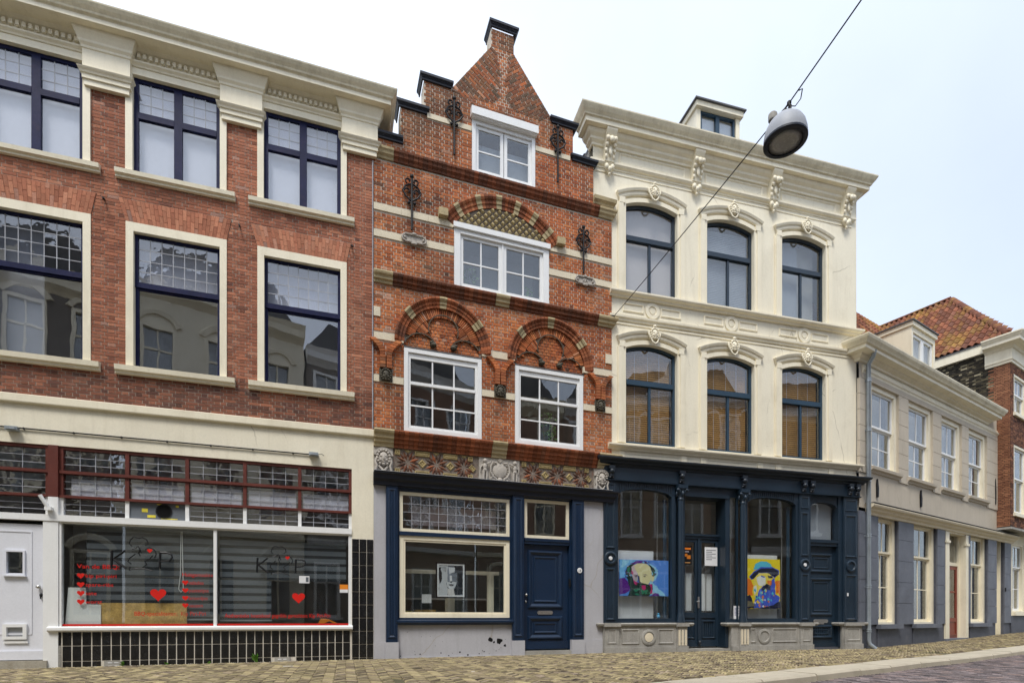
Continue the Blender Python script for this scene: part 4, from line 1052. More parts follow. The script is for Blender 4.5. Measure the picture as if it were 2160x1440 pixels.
# ---- frieze of glazed bricks, heads and cartouche
plain('stone_brown', (.19,.155,.125), .85, .4, 14, 60, .3, blot=.6, bcol=(.26,.105,.065), bscale=9)
B('frieze_bed', M['stone_brown'], h2, 0, XR, .012, .10, 3.95, 4.53)
petal = MB(); petal.add([(0, 0, .03), (.035, 0, .11), (0, 0, .235), (-.035, 0, .11), (0, -.028, .12)], [(0,1,4),(1,2,4),(2,3,4),(3,0,4),(0,3,2,1)]); 
pm_ = []
for k in range(4):
    petal.t = ((.1, .3, .55, .8)[k], (.2, .35, .5, .5)[k], (.75, .5, .15, .6)[k]); petal.c = [petal.t]*5; pm_.append(petal.mesh('star_brick', M['terracotta']))
def gold_rect(x, z, w_, h_, rot=0, y=.012):
    q = MB(); hw, hh = w_/2, h_/2
    def rp(a, b): return (x+a*math.cos(rot)-b*math.sin(rot), z+a*math.sin(rot)+b*math.cos(rot))
    o4 = [(-hw, -hh), (hw, -hh), (hw, hh), (-hw, hh)]; t_ = min(hw, hh)*.36
    rings = [(0, 0), (t_*.6, -.03), (t_*1.1, -.03), (t_*1.7, -.008), (t_*2.0, -.02)]
    for e, yy in rings:
        for a, b in o4:
            X, Z = rp(a-math.copysign(e, a), b-math.copysign(e, b)); q.v.append((X, y+yy, Z))
    for k in range(4):
        for i in range(4): q.f.append((k*4+i, k*4+(i+1) % 4, k*4+4+(i+1) % 4, k*4+4+i))
    q.f.append((16,17,18,19)); q.build('glazed_block', M['gold_glaze'], h2)
for x0 in (.43, 3.36):
    W_ = 1.87; cz = 4.245
    for k in range(3):
        sx = x0+.30+k*.63
        for i in range(8): inst('star_brick', random.choice(pm_), h2, (sx, .012, cz+.0), (0, PI/8+PI/4*i, 0), (1.05, 1.1, 1.18))
        for i in range(8): inst('star_brick', pm_[i % 2], h2, (sx+.055*math.sin(PI/4*i), .016, cz+.055*math.cos(PI/4*i)), (0, PI/4*i, 0), (1.0, .8, .95))
        if k < 2:
            gold_rect(sx+.315, cz, .145, .145, PI/4)
            gold_rect(sx+.315, cz+.215, .33, .12); gold_rect(sx+.315, cz-.215, .33, .12)
        for s_ in (-1, 1):
            q = MB(); q.add([(sx-.08, .012, cz+s_*.275), (sx+.08, .012, cz+s_*.275), (sx, .012, cz+s_*.19), (sx, -.02, cz+s_*.25)], [(0,1,3),(1,2,3),(2,0,3)]); q.build('glazed_block', M['gold_glaze'], h2)
    for xx in (x0+.055, x0+W_-.055-.13):
        gold_rect(xx+.02, cz+.205, .12, .12); gold_rect(xx+.02, cz-.205, .12, .12)
    gold_rect(x0+W_-.12, cz, .12, .15, PI/4)
for cx in (.205, 5.46):
    q = MB(); q.box(cx-.20, cx+.20, -.005, .02, 3.965, 4.525); head(q, cx, 4.27, -.03, .36, True); q.arc(cx, 4.30, [(.17, -.005), (.17, -.06), (.21, -.06), (.21, -.005)], .2, PI-.2, 10)
    for s_ in (-1, 1):
        q.tube([(cx+s_*.13, -.04, 4.30), (cx+s_*.17, -.05, 4.20), (cx+s_*.14, -.05, 4.12), (cx+s_*.17, -.04, 4.0)], .03, 6)
        q.tube([(cx+s_*.10, -.03, 4.12), (cx, -.06, 4.0)], .025, 6)
    q.build('relief_head', M['stone_relief'], h2, smooth=60)
q = MB(); cx, cz = 2.825, 4.245; q.box(cx-.49, cx+.49, -.01, .02, 3.962, 4.527)
q.lathe(cx, cz, [(.0, -.055), (.16, -.05), (.185, -.035), (.19, -.01)], 20, 'y')
for s_ in (-1, 1):
    q.tube([(cx+s_*.08, -.05, cz+.16), (cx+s_*.17, -.06, cz+.17), (cx+s_*.22, -.06, cz+.08), (cx+s_*.23, -.06, cz-.04), (cx+s_*.17, -.06, cz-.15), (cx+s_*.09, -.06, cz-.20), (cx+s_*.10, -.06, cz-.26)], .022, 6)
    q.tube([(cx+s_*(.17+.05*math.cos(a)*(1-a/9)), -.055, cz-.205+.05*math.sin(a)*(1-a/9)) for a in [k*.7 for k in range(10)]], .016, 5)
    for k in range(5): a = -.7+1.4*k/4; q.tube([(cx+s_*.19*math.cos(a), -.03, cz+.19*math.sin(a)*.8), (cx+s_*.225*math.cos(a), -.05, cz+.24*math.sin(a)*.8)], .013, 5)
    px_ = cx+s_*.36                                     # cherub in relief: head, torso, raised arm, legs
    q.ball((px_, -.06, cz+.185), .05, .05, .055); q.ball((px_, -.05, cz+.06), .055, .05, .085); q.ball((px_, -.055, cz-.02), .05, .05, .05)
    q.tube([(px_, -.06, cz+.11), (px_-s_*.07, -.07, cz+.13), (px_-s_*.14, -.06, cz+.17)], .024, 6, .018)
    q.tube([(px_-.025, -.05, cz-.03), (px_-.035, -.06, cz-.13), (px_-.03, -.05, cz-.25)], .035, 6, .02); q.tube([(px_+.03, -.05, cz-.03), (px_+.045, -.055, cz-.13), (px_+.04, -.05, cz-.25)], .035, 6, .02)
    q.tube([(px_+s_*.04, -.02, cz+.10), (px_+s_*.10, -.03, cz+.04), (px_+s_*.09, -.03, cz-.06)], .03, 5, .012)
for k in range(5): a = PI*(.25+.5*k/4); q.tube([(cx, -.05, cz+.17), (cx+.08*math.cos(a), -.06, cz+.17+.085*math.sin(a))], .016, 5)
q.ball((cx, -.05, cz-.22), .07, .04, .05); q.build('cartouche', M['stone_relief'], h2, smooth=50)
# ---- shopfront
b_ = MB(); b_.cornice([(.02, 3.70), (.10, 3.70), (.11, 3.78), (.16, 3.82), (.18, 3.90), (.21, 3.93), (.21, 3.955), (.0, 3.965)], -.01, 5.66, rr=True, back=.02); b_.build('beam', M['black_beam'], h2)
B('beam_flashing', M['lead'], h2, -.01, 5.66, -.225, -.02, 3.966, 3.974)
sh = MB(); sheet(sh, 0, XR, -.4, 3.70, [(.255, 4.96, .0, 3.70)], .0, .12); sh.build('jamb_wall', M['render_lilac'], h2, fix=False)
B('dado', M['render_lilac'], h2, .49, 3.15, .02, .25, -.4, .72)
for k in range(26):
    x, z = (U(.55, 3.05), U(.0, .12)) if k < 14 else (U(.6, 3.05), U(.1, .55)); s_ = U(.006, .022) if k < 14 else U(.004, .009)
    MB().prism([(x+s_*U(.6, 1.3)*math.cos(a), z+s_*U(.6, 1.2)*math.sin(a)) for a in [PI/4*i for i in range(8)]], .0185, .0205).build('peeled_patch', M['black_vinyl'], h2)
for x, z, s_ in ((2.62, .36, .07), (2.82, .32, .10), (2.97, .22, .035), (2.70, .30, .03)):
    MB().prism([(x+s_*U(.45, 1.1)*math.cos(a), z+s_*U(.5, 1.15)*math.sin(a)) for a in [PI/5*i for i in range(10)]], .0183, .0205).build('peeled_patch', M['black_vinyl'], h2)
for a, b in ((.258, .50), (3.13, 3.405), (4.65, 4.955)):
    p_ = MB(); p_.box(a, b, -.07, .12, .335, 3.70); p_.mould(a+.03, b-.03, .42, 3.64, .06, -.09, -.07); p_.prism([((a+b)/2-.015, .5), ((a+b)/2+.015, .5), ((a+b)/2+.015, 3.56), ((a+b)/2-.015, 3.56)], -.084, -.07); p_.build('pilaster', M['navy'], h2, fix=False)
    B('pilaster_base', M['render_lilac'], h2, a-.02, b+.02, -.085, .12, -.4, .333)
B('jamb_base', M['render_lilac'], h2, .0, .236, -.012, .05, -.4, .33); B('jamb_base', M['render_lilac'], h2, 4.98, 5.52, -.012, .05, -.4, .33)
w = MB(); w.ring(.50, 3.13, .82, 3.70, .05, .01, .13, tt=.09, tb=.04); w.box(.55, 3.08, -.015, .13, 2.655, 2.74); w.cornice([(.0, .70), (.05, .705), (.06, .74), (.085, .76), (.085, .80), (.04, .82)], .47, 3.16); w = w.build('display_window', M['navy'], h2)
f = MB(); f.ring(.552, 3.078, 2.742, 3.608, .07, .02, .09); f.build('sash', M['stone_cream'] if 'stone_cream' in M else M['cream'], w, fix=False)
grid(w, .622, 3.008, 2.812, 3.538, 12, 4, .055, tilt=.012, t=.011)
f = MB(); f.ring(.552, 3.078, .862, 2.653, .085, .015, .09); f.ring(.637, 2.993, .947, 2.568, .04, .03, .095); f.build('sash', M['cream'], w, fix=False)
pane(w, .677, 2.953, .987, 2.528, .06, 'glass_shop', .001)
i_ = MB(); i_.box(.64, 2.99, .55, .60, 1.88, 1.97); i_.box(1.68, 1.90, .551, .60, .75, 1.88); i_.box(2.70, 2.86, .551, .60, .75, 1.88); i_.box(.64, 2.99, .552, .60, .86, .95); i_.build('inner_frame', M['cream'], w, fix=False)
B('paper_blind', M['blind_pink'], w, .85, 2.85, .35, .36, 2.95, 3.38)
d = MB(); d.ring(3.405, 4.65, .10, 3.70, .045, .02, .16, tb=.001); d.box(3.45, 4.605, .0, .16, 2.60, 2.74); d.box(3.45, 4.605, -.02, .0, 2.67, 2.72); d = d.build('door_frame', M['navy'], h2, fix=False)
f = MB(); f.ring(3.452, 4.603, 2.742, 3.655, .07, .03, .09); f.build('fanlight_sash', M['cream'], d, fix=False); pane(d, 3.522, 4.533, 2.812, 3.585, .06, 'glass')
dl = MB(); dl.box(3.452, 4.603, .09, .14, .12, 2.598); dl.mould(3.55, 4.46, 1.08, 2.47, .11, .045, .09); dl.mould(3.70, 4.31, 1.23, 2.32, .05, .07, .09); dl.mould(3.55, 4.46, .34, .90, .11, .045, .09); dl.mould(3.70, 4.31, .49, .75, .05, .07, .09)
dl.box(3.452, 4.603, .055, .09, .12, .30); dl = dl.build('door', M['navy'], h2, fix=False)
q = MB(); q.prism([(3.80+.05+.05*math.cos(a) if math.cos(a) < 0 else 4.15+.05*math.cos(a), .985+.045*math.sin(a)) for a in [PI/2+2*PI*i/20 for i in range(20)]], .075, .09); q.build('letter_plate', M['steel'], dl)
q = MB(); q.ball((3.505, .04, 1.40), .035); q.tube([(3.505, .09, 1.40), (3.505, .04, 1.40)], .014); q.ball((3.505, .075, 1.24), .02, .02, .03); q.build('door_knob', M['steel'], dl, smooth=True)
B('doorbell', M['iron'], h2, 4.585, 4.63, -.02, .02, 1.62, 1.80)
q = MB(); q.lathe(4.835, 2.0, [(.0, -.096), (.06, -.094), (.065, -.088)], 20, 'y'); q = q.build('number_plate', M['white'], h2); q.scale = (1, 1, 1); lettering('n13', q, 4.79, 1.972, -.098)
B('doorstep', M['stone_grey'], h2, 3.42, 4.64, -.05, .2, -.35, .085)
shell(h2, .02, XR-.02, 7.0, (4.1, 7.9, 10.75), 11.0, 'interior_pale')
q = MB(); q.box(.3, 5.4, 1.5, 1.55, -.1, 3.9); q.mould(2.0, 2.75, .4, 2.3, .08, 1.46, 1.5); q.mould(3.0, 3.6, .4, 2.3, .08, 1.46, 1.5); q.build('partition', M['grey_green'], h2)
B('shelf', M['interior_pale'], h2, .6, 3.0, 1.1, 1.45, 1.30, 1.34); B('carton', M['osb'], h2, 1.0, 1.5, .8, 1.1, .75, 1.05); B('yellow_box', M['yellow_tape'], h2, .68, .95, .8, 1.1, .75, 1.02)
B('window_note', M['paper'], h2, 1.12, 1.34, .5, .505, 1.2, 1.4)
# roof behind the gable
m = MB(); m.prism([(.1, 11.12), (5.65, 11.12), (2.9, 13.2)], .37, 7.0); m.build('roof', M['pantile'], h2)
# picture and plants behind the panes
def canvas(name, plane, x0, x1, z0, z1, y, lab, rz=0):
    e = tag(empty(name, (*plane.xy(x0, y), z0), plane.th+rz), lab, 'painting'); return e
def poly(e, col_, pts, w_, h_, lay_, jag=0, name='paint_area'):
    if jag:
        q = []
        for (a, b), (c, d_) in zip(pts, pts[1:]+pts[:1]):
            n = max(1, int(math.hypot(c-a, d_-b)/.06))
            for k in range(n): q.append((a+(c-a)*k/n+U(-jag, jag), b+(d_-b)*k/n+U(-jag, jag)))
        pts = q
    pts = [(min(1, max(0, a))*w_, min(1, max(0, 1-b))*h_) for a, b in pts]
    m = MB(); m.prism(pts, -.0012*lay_-.0005, -.0012*lay_); m.build(name, flat('paint_%02d%02d%02d' % tuple(int(c*99) for c in col_), col_), e)
x0, x1 = p2.u(924)-.02, p2.u(984)+.02; z0, z1 = p2.z(950, 1260), p2.z(950, 1184)
e = canvas('portrait_print', p2, x0, x1, z0, z1, .16, 'black and white portrait print of a face hung behind the blue shop window'); w_, h_ = x1-x0, z1-z0
MB().ring(0, w_, 0, h_, .03, -.02, .012).build('frame', M['black_vinyl'], e, fix=False); MB().ring(.03, w_-.03, .03, h_-.03, .035, -.012, .012).build('mount', M['paper'], e, fix=False); B('print_sheet', flat('paint_grey', (.20,.22,.26)), e, .065, w_-.065, .0, .01, .065, h_-.065)
K = (.012,.016,.022)
def pg(c, pts, l, jag=0): poly(e, c, [(.10+.80*a, .09+.82*b) for a, b in pts], w_, h_, l, jag)
pg((.50,.52,.55), [(0, 0), (.38, 0), (.36, .5), (.30, .62), (.38, .80), (.34, 1), (0, 1)], 1, .01)
pg(K, [(.62, .02), (1, .02), (1, .98), (.66, .98), (.62, .85), (.80, .55), (.70, .35)], 2, .03)
pg((.20,.22,.26), [(.42, .30), (.75, .25), (.74, .42), (.44, .42)], 3, .02); pg((.62,.63,.66), [(.42, .06), (.68, .05), (.66, .22), (.44, .28)], 3, .01); pg((.55,.57,.60), [(.34, .55), (.74, .55), (.70, .70), (.58, .80), (.42, .78), (.33, .68)], 3, .008)
pg((.66,.67,.70), [(.45, .34), (.54, .34), (.56, .52), (.46, .54)], 4); pg(K, [(.44, .545), (.56, .545), (.55, .575), (.46, .575)], 5); pg(K, [(.40, .645), (.50, .63), (.64, .645), (.56, .69), (.46, .69)], 5); pg((.42,.38,.38), [(.45, .66), (.58, .66), (.52, .68)], 6)
for k in range(8): pg(K if k % 2 else (.7,.72,.75), [(.04+.02*k, .05+.02*k), (.30, .02+.025*k), (.30, .03+.025*k)], 5)
pg((.60,.58,.57), [(.36, .80), (.60, .80), (.70, 1), (.34, 1)], 4, .02); pg(K, [(.0, .08), (.09, .06), (.12, .55), (.05, .60), (.0, .5)], 4, .02)
def plant(name, plane, x, y, z, w_, h_, n, lab, mat='leaf', size=.07):
    m = MB()
    for k in range(n):
        a, b, c = x+U(-1, 1)*w_, y+U(-.08, .08), z+R()*h_; d1 = Vector((U(-1, 1), U(-.8, .2), U(-1, .6))).normalized()*size*U(.6, 1.2); d2 = d1.cross(Vector((U(-.4, .4), 1, U(-.4, .4)))).normalized()*size*.33
        p = Vector((a, b, c)); m.add([tuple(p), tuple(p+d1*.5+d2), tuple(p+d1), tuple(p+d1*.5-d2)], [(0,1,2,3)])
    leaves = m; e_ = tag(empty(name, (*plane.o, 0), plane.th), lab, 'plant')
    leaves.build('leaves', M[mat], e_, fix=False); s_ = MB(); s_.tube([(x-.02, y, z+h_), (x+.03, y+.02, z+h_*.6), (x-.02, y, z+h_*.3), (x, y, z)], .008, 5); s_.build('stem', M[mat], e_); return e_
plant('trailing_plant', p2, 4.20, .30, 5.0, .16, .85, 60, 'bright green trailing plant behind the white sash window next to the cream house')
plant('pot_plant', p2, 2.15, .30, 8.4, .18, .55, 36, 'thin grassy plant behind the wide white second-floor casement', 'leaf_dull', .12)
plant('leafy_plant', p2, 3.62, .28, 8.45, .12, .35, 34, 'small round leafy plant behind the wide white casement, nearer the cream house', 'leaf', .06)

# ================================================================== HOUSE THREE: cream stuccoed house with dark teal gallery front
h3 = tag(empty('cream_house', (*p3.o, 0), p3.th), 'cream stuccoed house with carved brackets, blue sashes and dark teal gallery front', 'house')
XA, XB = -.43, 7.64
bays = [(.45, 1.90), (2.77, 4.22), (5.10, 6.55)]
fl = [(9.06, 11.22, .14, 10.40, 10.52), (5.25, 7.63, .14, 6.755, 6.88)]
holes3 = [(a, b, z0, z1+ri) for z0, z1, ri, _, _ in fl for a, b in bays]
m = MB(); sheet(m, XA, XB, 4.30, 12.75, holes3, .0, .20)
for z0, z1, ri, _, _ in fl:                          # segmental heads: fill above the curve
    for a, b in bays:
        hw = (b-a)/2; cx = (a+b)/2; r_ = (hw*hw+ri*ri)/(2*ri); cz = z1+ri-r_; n = 14
        for k in range(n):
            xa, xb = a+(b-a)*k/n, a+(b-a)*(k+1)/n; za = cz+math.sqrt(r_*r_-(xa-cx)**2); zb = cz+math.sqrt(r_*r_-(xb-cx)**2); t_ = z1+ri
            m.add([(xa, 0, za), (xb, 0, zb), (xb, 0, t_), (xa, 0, t_)], [(0,1,2,3)]); m.add([(xa, 0, za), (xa, .2, za), (xb, .2, zb), (xb, 0, zb)], [(0,1,2,3)])
m.build('wall', M['cream_wall'], h3, fix=False)
for fi, (z0, z1, ri, ta, tb) in enumerate(fl):
    for bi, (a, b) in enumerate(bays):
        hw = (b-a)/2; cx = (a+b)/2; r_ = (hw*hw+ri*ri)/(2*ri); cz = z1+ri-r_; ang = math.asin(hw/r_); ya = .09
        w = MB(); w.box(a+.002, a+.065, ya, ya+.07, z0, z1); w.box(b-.065, b-.002, ya, ya+.07, z0, z1); w.box(a+.065, b-.065, ya, ya+.07, z0, z0+.075)
        w.arc(cx, cz, [(r_-.07, ya-.002), (r_-.07, ya+.07), (r_+.005, ya+.07), (r_+.005, ya-.002)], PI/2-ang*1.0, PI/2+ang*1.0, 16)
        w.box(a+.065, b-.065, ya-.03, ya+.08, ta, tb); w.box(cx-.032, cx+.032, ya+.005, ya+.065, z0+.075, ta); w = w.build('window', M['teal' if fi == 0 else 'blue_sash'], h3)
        pane(w, a+.065, cx-.032, z0+.075, ta, ya+.035, 'glass', .003); pane(w, cx+.032, b-.065, z0+.075, ta, ya+.035, 'glass', .003)
        pp = [(a+.06, tb), (b-.06, tb)]+[(cx+(r_-.06)*math.sin(q), cz+(r_-.06)*math.cos(q)) for q in [ang*.93-ang*1.86*k/12 for k in range(13)]]
        MB().prism(pp, ya+.033, ya+.037).build('pane', M['glass'], w)
        for sg in (-1, 1):                                 # raised architrave, one jamb each side
            f = MB(); e_ = a if sg < 0 else b; f.cornice([(.0, 0), (.0, 1)], 0, 1) if False else None
            pr = [(0, .0), (0, -.03), (.075, -.03), (.075, -.055), (.20, -.055), (.20, -.035), (.225, -.035), (.225, .0)]
            f.zprism([(e_+sg*q0, q1) for q0, q1 in pr], z0-.005, z1); f.build('architrave', M['cream'], w)
        d_ = MB(); d_.arc(cx, cz, [(r_+.0, .0), (r_+.0, -.035), (r_+.10, -.035), (r_+.10, .0)], PI/2-ang*1.14, PI/2+ang*1.14, 16)
        d_.arc(cx, cz, [(r_+.16, .0), (r_+.16, -.04), (r_+.19, -.055), (r_+.25, -.06), (r_+.26, -.085), (r_+.31, -.105), (r_+.33, -.105), (r_+.34, .0)], PI/2-ang*1.17, PI/2+ang*1.17, 16)
        for s_ in (-1, 1): d_.box(cx+s_*.83-.075, cx+s_*.83+.075, -.06, .0, z1+.0, z1+.14)
        d_.build('hood_mould', M['cream'], w)
        k = MB(); zz = z1+ri+.22; head(k, cx+.02, zz, -.13, .30); k.ball((cx+.02, -.14, zz+.20), .045); k.tube([(cx-.12, -.10, zz+.10), (cx-.14, -.12, zz+.02), (cx-.05, -.14, zz-.18), (cx+.02, -.15, zz-.23)], .022, 5); k.tube([(cx+.16, -.10, zz+.10), (cx+.18, -.12, zz+.02), (cx+.09, -.14, zz-.18), (cx+.02, -.15, zz-.23)], .022, 5); k.build('keystone_head', M['cream'], w, smooth=60)
        s_ = MB()
        if fi == 1:                                         # slatted wooden blinds
            z = z0+.10
            while z < z1+ri-.05: s_.box(a+.08, b-.10, .215, .235, z, z+.040); z += .056
            s_.build('wooden_blind', M['blind_wood'], w, fix=False)
            B('blind_back', M['blind_black'], w, a+.02, b-.02, .27, .275, z0, z1+ri)  # added black sheet: shade between the slats put into its colour
            t_ = MB(); [t_.box(q, q+.012, .208, .212, z0+.1, z1+.1) for q in (a+.35, cx, b-.40)]; t_.build('blind_tape', M['blind_pink'], w, fix=False)
        elif bi == 0: B('blind', M['blind_pink'], w, a+.05, b-.05, .24, .25, z0, z1+ri)
        elif bi == 1:
            z = z0+.06
            while z < z1-.05: s_.box(a+.08, b-.08, .22, .238, z, z+.034); z += .046
            s_.build('venetian_blind', M['blind_grey'], w, fix=False); B('blind_back', M['interior'], w, a, b, .27, .275, z0, z1+ri)
        else:
            B('curtain', M['blind_grey'], w, a+.05, cx+.05, .30, .31, z0, z1+ri); B('curtain', M['interior_pale'], w, cx+.05, b-.02, .42, .43, z0, z1+ri)
# belts
def belt(prof, x0=XA, x1=XB, name='belt_course', mat='cream', rr=True, rl=False):
    c = MB(); c.cornice(prof, x0, x1, rl=rl, rr=rr, back=.2); c.build(name, M[mat], h3)
belt([(.0, 8.855), (.06, 8.865), (.07, 8.90), (.13, 8.93), (.15, 8.96), (.15, 9.0), (.02, 9.03)], -.0)
belt([(.0, 8.285), (.035, 8.29), (.04, 8.33), (.075, 8.36), (.08, 8.41), (.0, 8.43)], -.0); belt([(.0, 8.20), (.02, 8.205), (.02, 8.24), (.0, 8.25)], -.0, rr=False)
belt([(.0, 5.045), (.05, 5.055), (.06, 5.09), (.12, 5.12), (.14, 5.15), (.14, 5.185), (.02, 5.21)], -.05)
for a, b in bays:                                        # sunk panels with a ring between the storeys
    cx = (a+b)/2+.02
    for s_ in (-1, 1):
        p_ = MB(); xa, xb = sorted((cx+s_*.235, cx+s_*.82)); p_.mould(xa, xb, 8.535, 8.76, .045, -.026, .0); p_.build('panel_moulding', M['cream'], h3, fix=False)
    p_ = MB(); p_.lathe(cx, 8.645, [(.20, .0), (.20, -.03), (.115, -.03), (.105, -.008), (.08, -.008), (.075, -.02), (.0, -.02)], 24, 'y'); p_.build('roundel', M['cream'], h3, smooth=40)
    for xx in (a-.18, b+.12): B('panel_block', M['cream'], h3, xx, xx+.16, -.022, .0, 4.86, 5.03)
    B('panel_moulding', M['cream'], h3, a+.05, b+.04, -.012, .0, 4.98, 5.0)
# entablature
belt([(.0, 12.0), (.02, 12.005), (.02, 12.04), (.06, 12.06), (.09, 12.10), (.09, 12.15), (.03, 12.17)], -.43, 7.46, 'architrave_belt', rl=True)
belt([(.0, 11.90), (.015, 11.905), (.015, 11.93), (.0, 11.94)], -.43, 7.46, 'string', rr=False)
belt([(.0, 12.50), (.04, 12.51), (.045, 12.56), (.10, 12.61), (.11, 12.66), (.17, 12.71), (.20, 12.76), (.205, 12.80), (.30, 12.805), (.31, 12.81), (.31, 12.91), (.325, 12.92)], XA, 7.46, 'cornice', rl=True)
belt([(.326, 12.921), (.35, 12.93), (.36, 12.96), (.41, 13.02), (.445, 13.08), (.46, 13.11), (.46, 13.14), (.40, 13.15)], XA, 7.46, 'gutter', 'cream_gutter', rl=True)
bx = [-.03, 2.42, 4.78, 7.20]
for a, b in zip(bx, bx[1:]):
    p_ = MB(); p_.mould(a+.30, b-.28, 12.20, 12.47, .05, -.026, .0); p_.build('panel_moulding', M['cream'], h3, fix=False)
for x in bx:                                             # scrolled brackets with leaf drops
    k = MB(); k.cornice([(.20, 12.64), (.24, 12.67), (.25, 12.71), (.29, 12.75), (.29, 12.80)], x-.14, x+.14, rl=False, rr=False)
    pr = [(-.24, 12.64), (-.27, 12.57), (-.25, 12.50), (-.18, 12.47), (-.16, 12.40), (-.13, 12.25), (-.11, 12.12), (.0, 12.08), (.0, 12.64)]
    v = [(x-.13, y, z) for y, z in pr]+[(x+.13, y, z) for y, z in pr]; n = len(pr); k.add(v, [tuple(range(n)), tuple(range(2*n-1, n-1, -1))]+[(i, i+n, (i+1) % n+n, (i+1) % n) for i in range(n)])
    for s_ in (-1, 1):
        k.ball((x+s_*.10, -.25, 12.56), .06, .05, .065); k.ball((x+s_*.10, -.20, 12.45), .05, .04, .05); k.ball((x+s_*.11, -.15, 12.34), .04, .04, .06); k.ball((x+s_*.10, -.13, 12.22), .035, .03, .06)
    k.ball((x, -.27, 12.53), .07, .05, .08); k.ball((x, -.17, 12.32), .05, .03, .12)
    for s_ in (-1, 0, 1): k.ball((x+s_*.075, -.10, 11.98-(.0 if s_ else .06)), .06, .06, .08)
    k.ball((x, -.12, 11.92), .045, .045, .05); k.ball((x, -.09, 11.82), .035, .035, .05); k.build('bracket', M['cream'], h3, smooth=50)
# dormer
dz = 13.0; dx0, dx1, dy = 3.47, 4.93, 1.5
D = MB(); D.box(dx0, dx0+.13, dy, dy+2, dz-.3, 15.72); D.box(dx1-.13, dx1, dy, dy+2, dz-.3, 15.72); D.box(dx0+.13, dx1-.13, dy+.3, dy+2, dz-.3, 15.72); D.box(dx0+.13, dx1-.13, dy, dy+.3, dz-.3, 14.5)
D.box(dx0-.06, dx1+.06, dy-.10, dy+2.1, 15.72, 15.87); D = D.build('dormer', M['cream'], h3, fix=False)
B('dormer_roof', M['roof_lead'], D, dx0-.12, dx1+.12, dy-.16, dy+2.2, 15.87, 15.91)
f = MB(); f.ring(dx0+.14, dx1-.14, 14.5, 15.71, .06, dy+.04, dy+.12); f.box((dx0+dx1)/2-.06, (dx0+dx1)/2+.06, dy+.035, dy+.12, 14.56, 15.65); f.build('sash', M['blue_sash'], D, fix=False)
for a, b in ((dx0+.20, (dx0+dx1)/2-.06), ((dx0+dx1)/2+.06, dx1-.20)): pane(D, a, b, 14.56, 15.65, dy+.08, 'glass'); B('blind', M['blind_white'], D, a, b, dy+.16, dy+.21, 14.56, 15.65)
m = MB(); m.prism([(XA, 12.8), (XB, 12.8), (XB-1, 13.4), (XA+1, 13.4)], .6, 6.4); m.build('roof', M['roof_lead'], h3)
shell(h3, XA+.01, XB-.01, 6.5, (4.45, 8.5), 12.6, 'interior_pale', y0=.25)
B('partition', M['interior_pale'], h3, .1, 7.4, 2.0, 2.05, -.1, 4.3)
# ---- dark gallery front
T, TD = M['teal'], M['teal_dark']
yf = -.10
c = MB(); c.cornice([(.10, 4.60), (.13, 4.605), (.14, 4.64), (.20, 4.67), (.21, 4.71), (.27, 4.74), (.29, 4.77), (.29, 4.80), (.0, 4.815)], -.12, 7.62, rl=True, rr=True, back=.0); c.build('shop_cornice', TD, h3)
f = MB(); f.box(-.18, 7.66, yf-.005, .05, 4.27, 4.60); f.cornice([(.10, 4.245), (.15, 4.25), (.155, 4.275), (.11, 4.285)], -.18, 7.66); f.build('shop_frieze', T, h3)
for x in (.0, 1.945, 3.80, 5.71, 5.97, 7.27, 7.51):
    k = MB(); k.box(x-.075, x+.075, -.21, yf, 4.52, 4.60); k.ball((x, -.19, 4.46), .075, .07, .07); k.ball((x, -.16, 4.36), .06, .05, .06); k.box(x-.06, x+.06, -.15, yf, 4.30, 4.5); k.build('shop_bracket', TD, h3, smooth=50)
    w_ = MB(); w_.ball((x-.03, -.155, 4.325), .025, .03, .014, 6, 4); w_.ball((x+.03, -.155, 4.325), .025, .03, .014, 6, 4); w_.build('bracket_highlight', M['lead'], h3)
def pilaster(a, b, z0, zr, roundel_mat):
    p_ = MB(); p_.box(a, b, yf, .06, z0, 4.245); y = yf
    p_.mould(a+.05, b-.05, z0+.06, zr-.24, .06, y-.028, y); p_.mould(a+.05, b-.05, zr+.24, 3.75, .06, y-.028, y); p_.mould(a+.04, b-.04, 3.85, 4.18, .04, y-.02, y); p_ = p_.build('pilaster', T, h3)
    r_ = MB(); r_.lathe((a+b)/2, zr, [(.17, y), (.17, y-.03), (.145, y-.045), (.12, y-.045), (.10, y-.012), (.0, y-.012)], 24, 'y'); r_.build('roundel', T, p_, smooth=40)
    if roundel_mat: q_ = MB(); q_.lathe((a+b)/2, zr, [(.05, y-.012), (.045, y-.03), (.0, y-.034)], 16, 'y'); q_.build('roundel_disc', M[roundel_mat], p_, smooth=40)
pilaster(-.18, .165, .735, 2.33, 'paper'); pilaster(5.60, 5.955, .735, 2.31, 'paper'); pilaster(7.09, 7.58, .735, 2.31, None)
B('cream_strip', M['cream'], h3, 7.60, 7.68, -.03, .05, -.2, 4.24); B('cream_strip', M['cream'], h3, -.235, -.185, -.05, .05, -.2, 3.9)
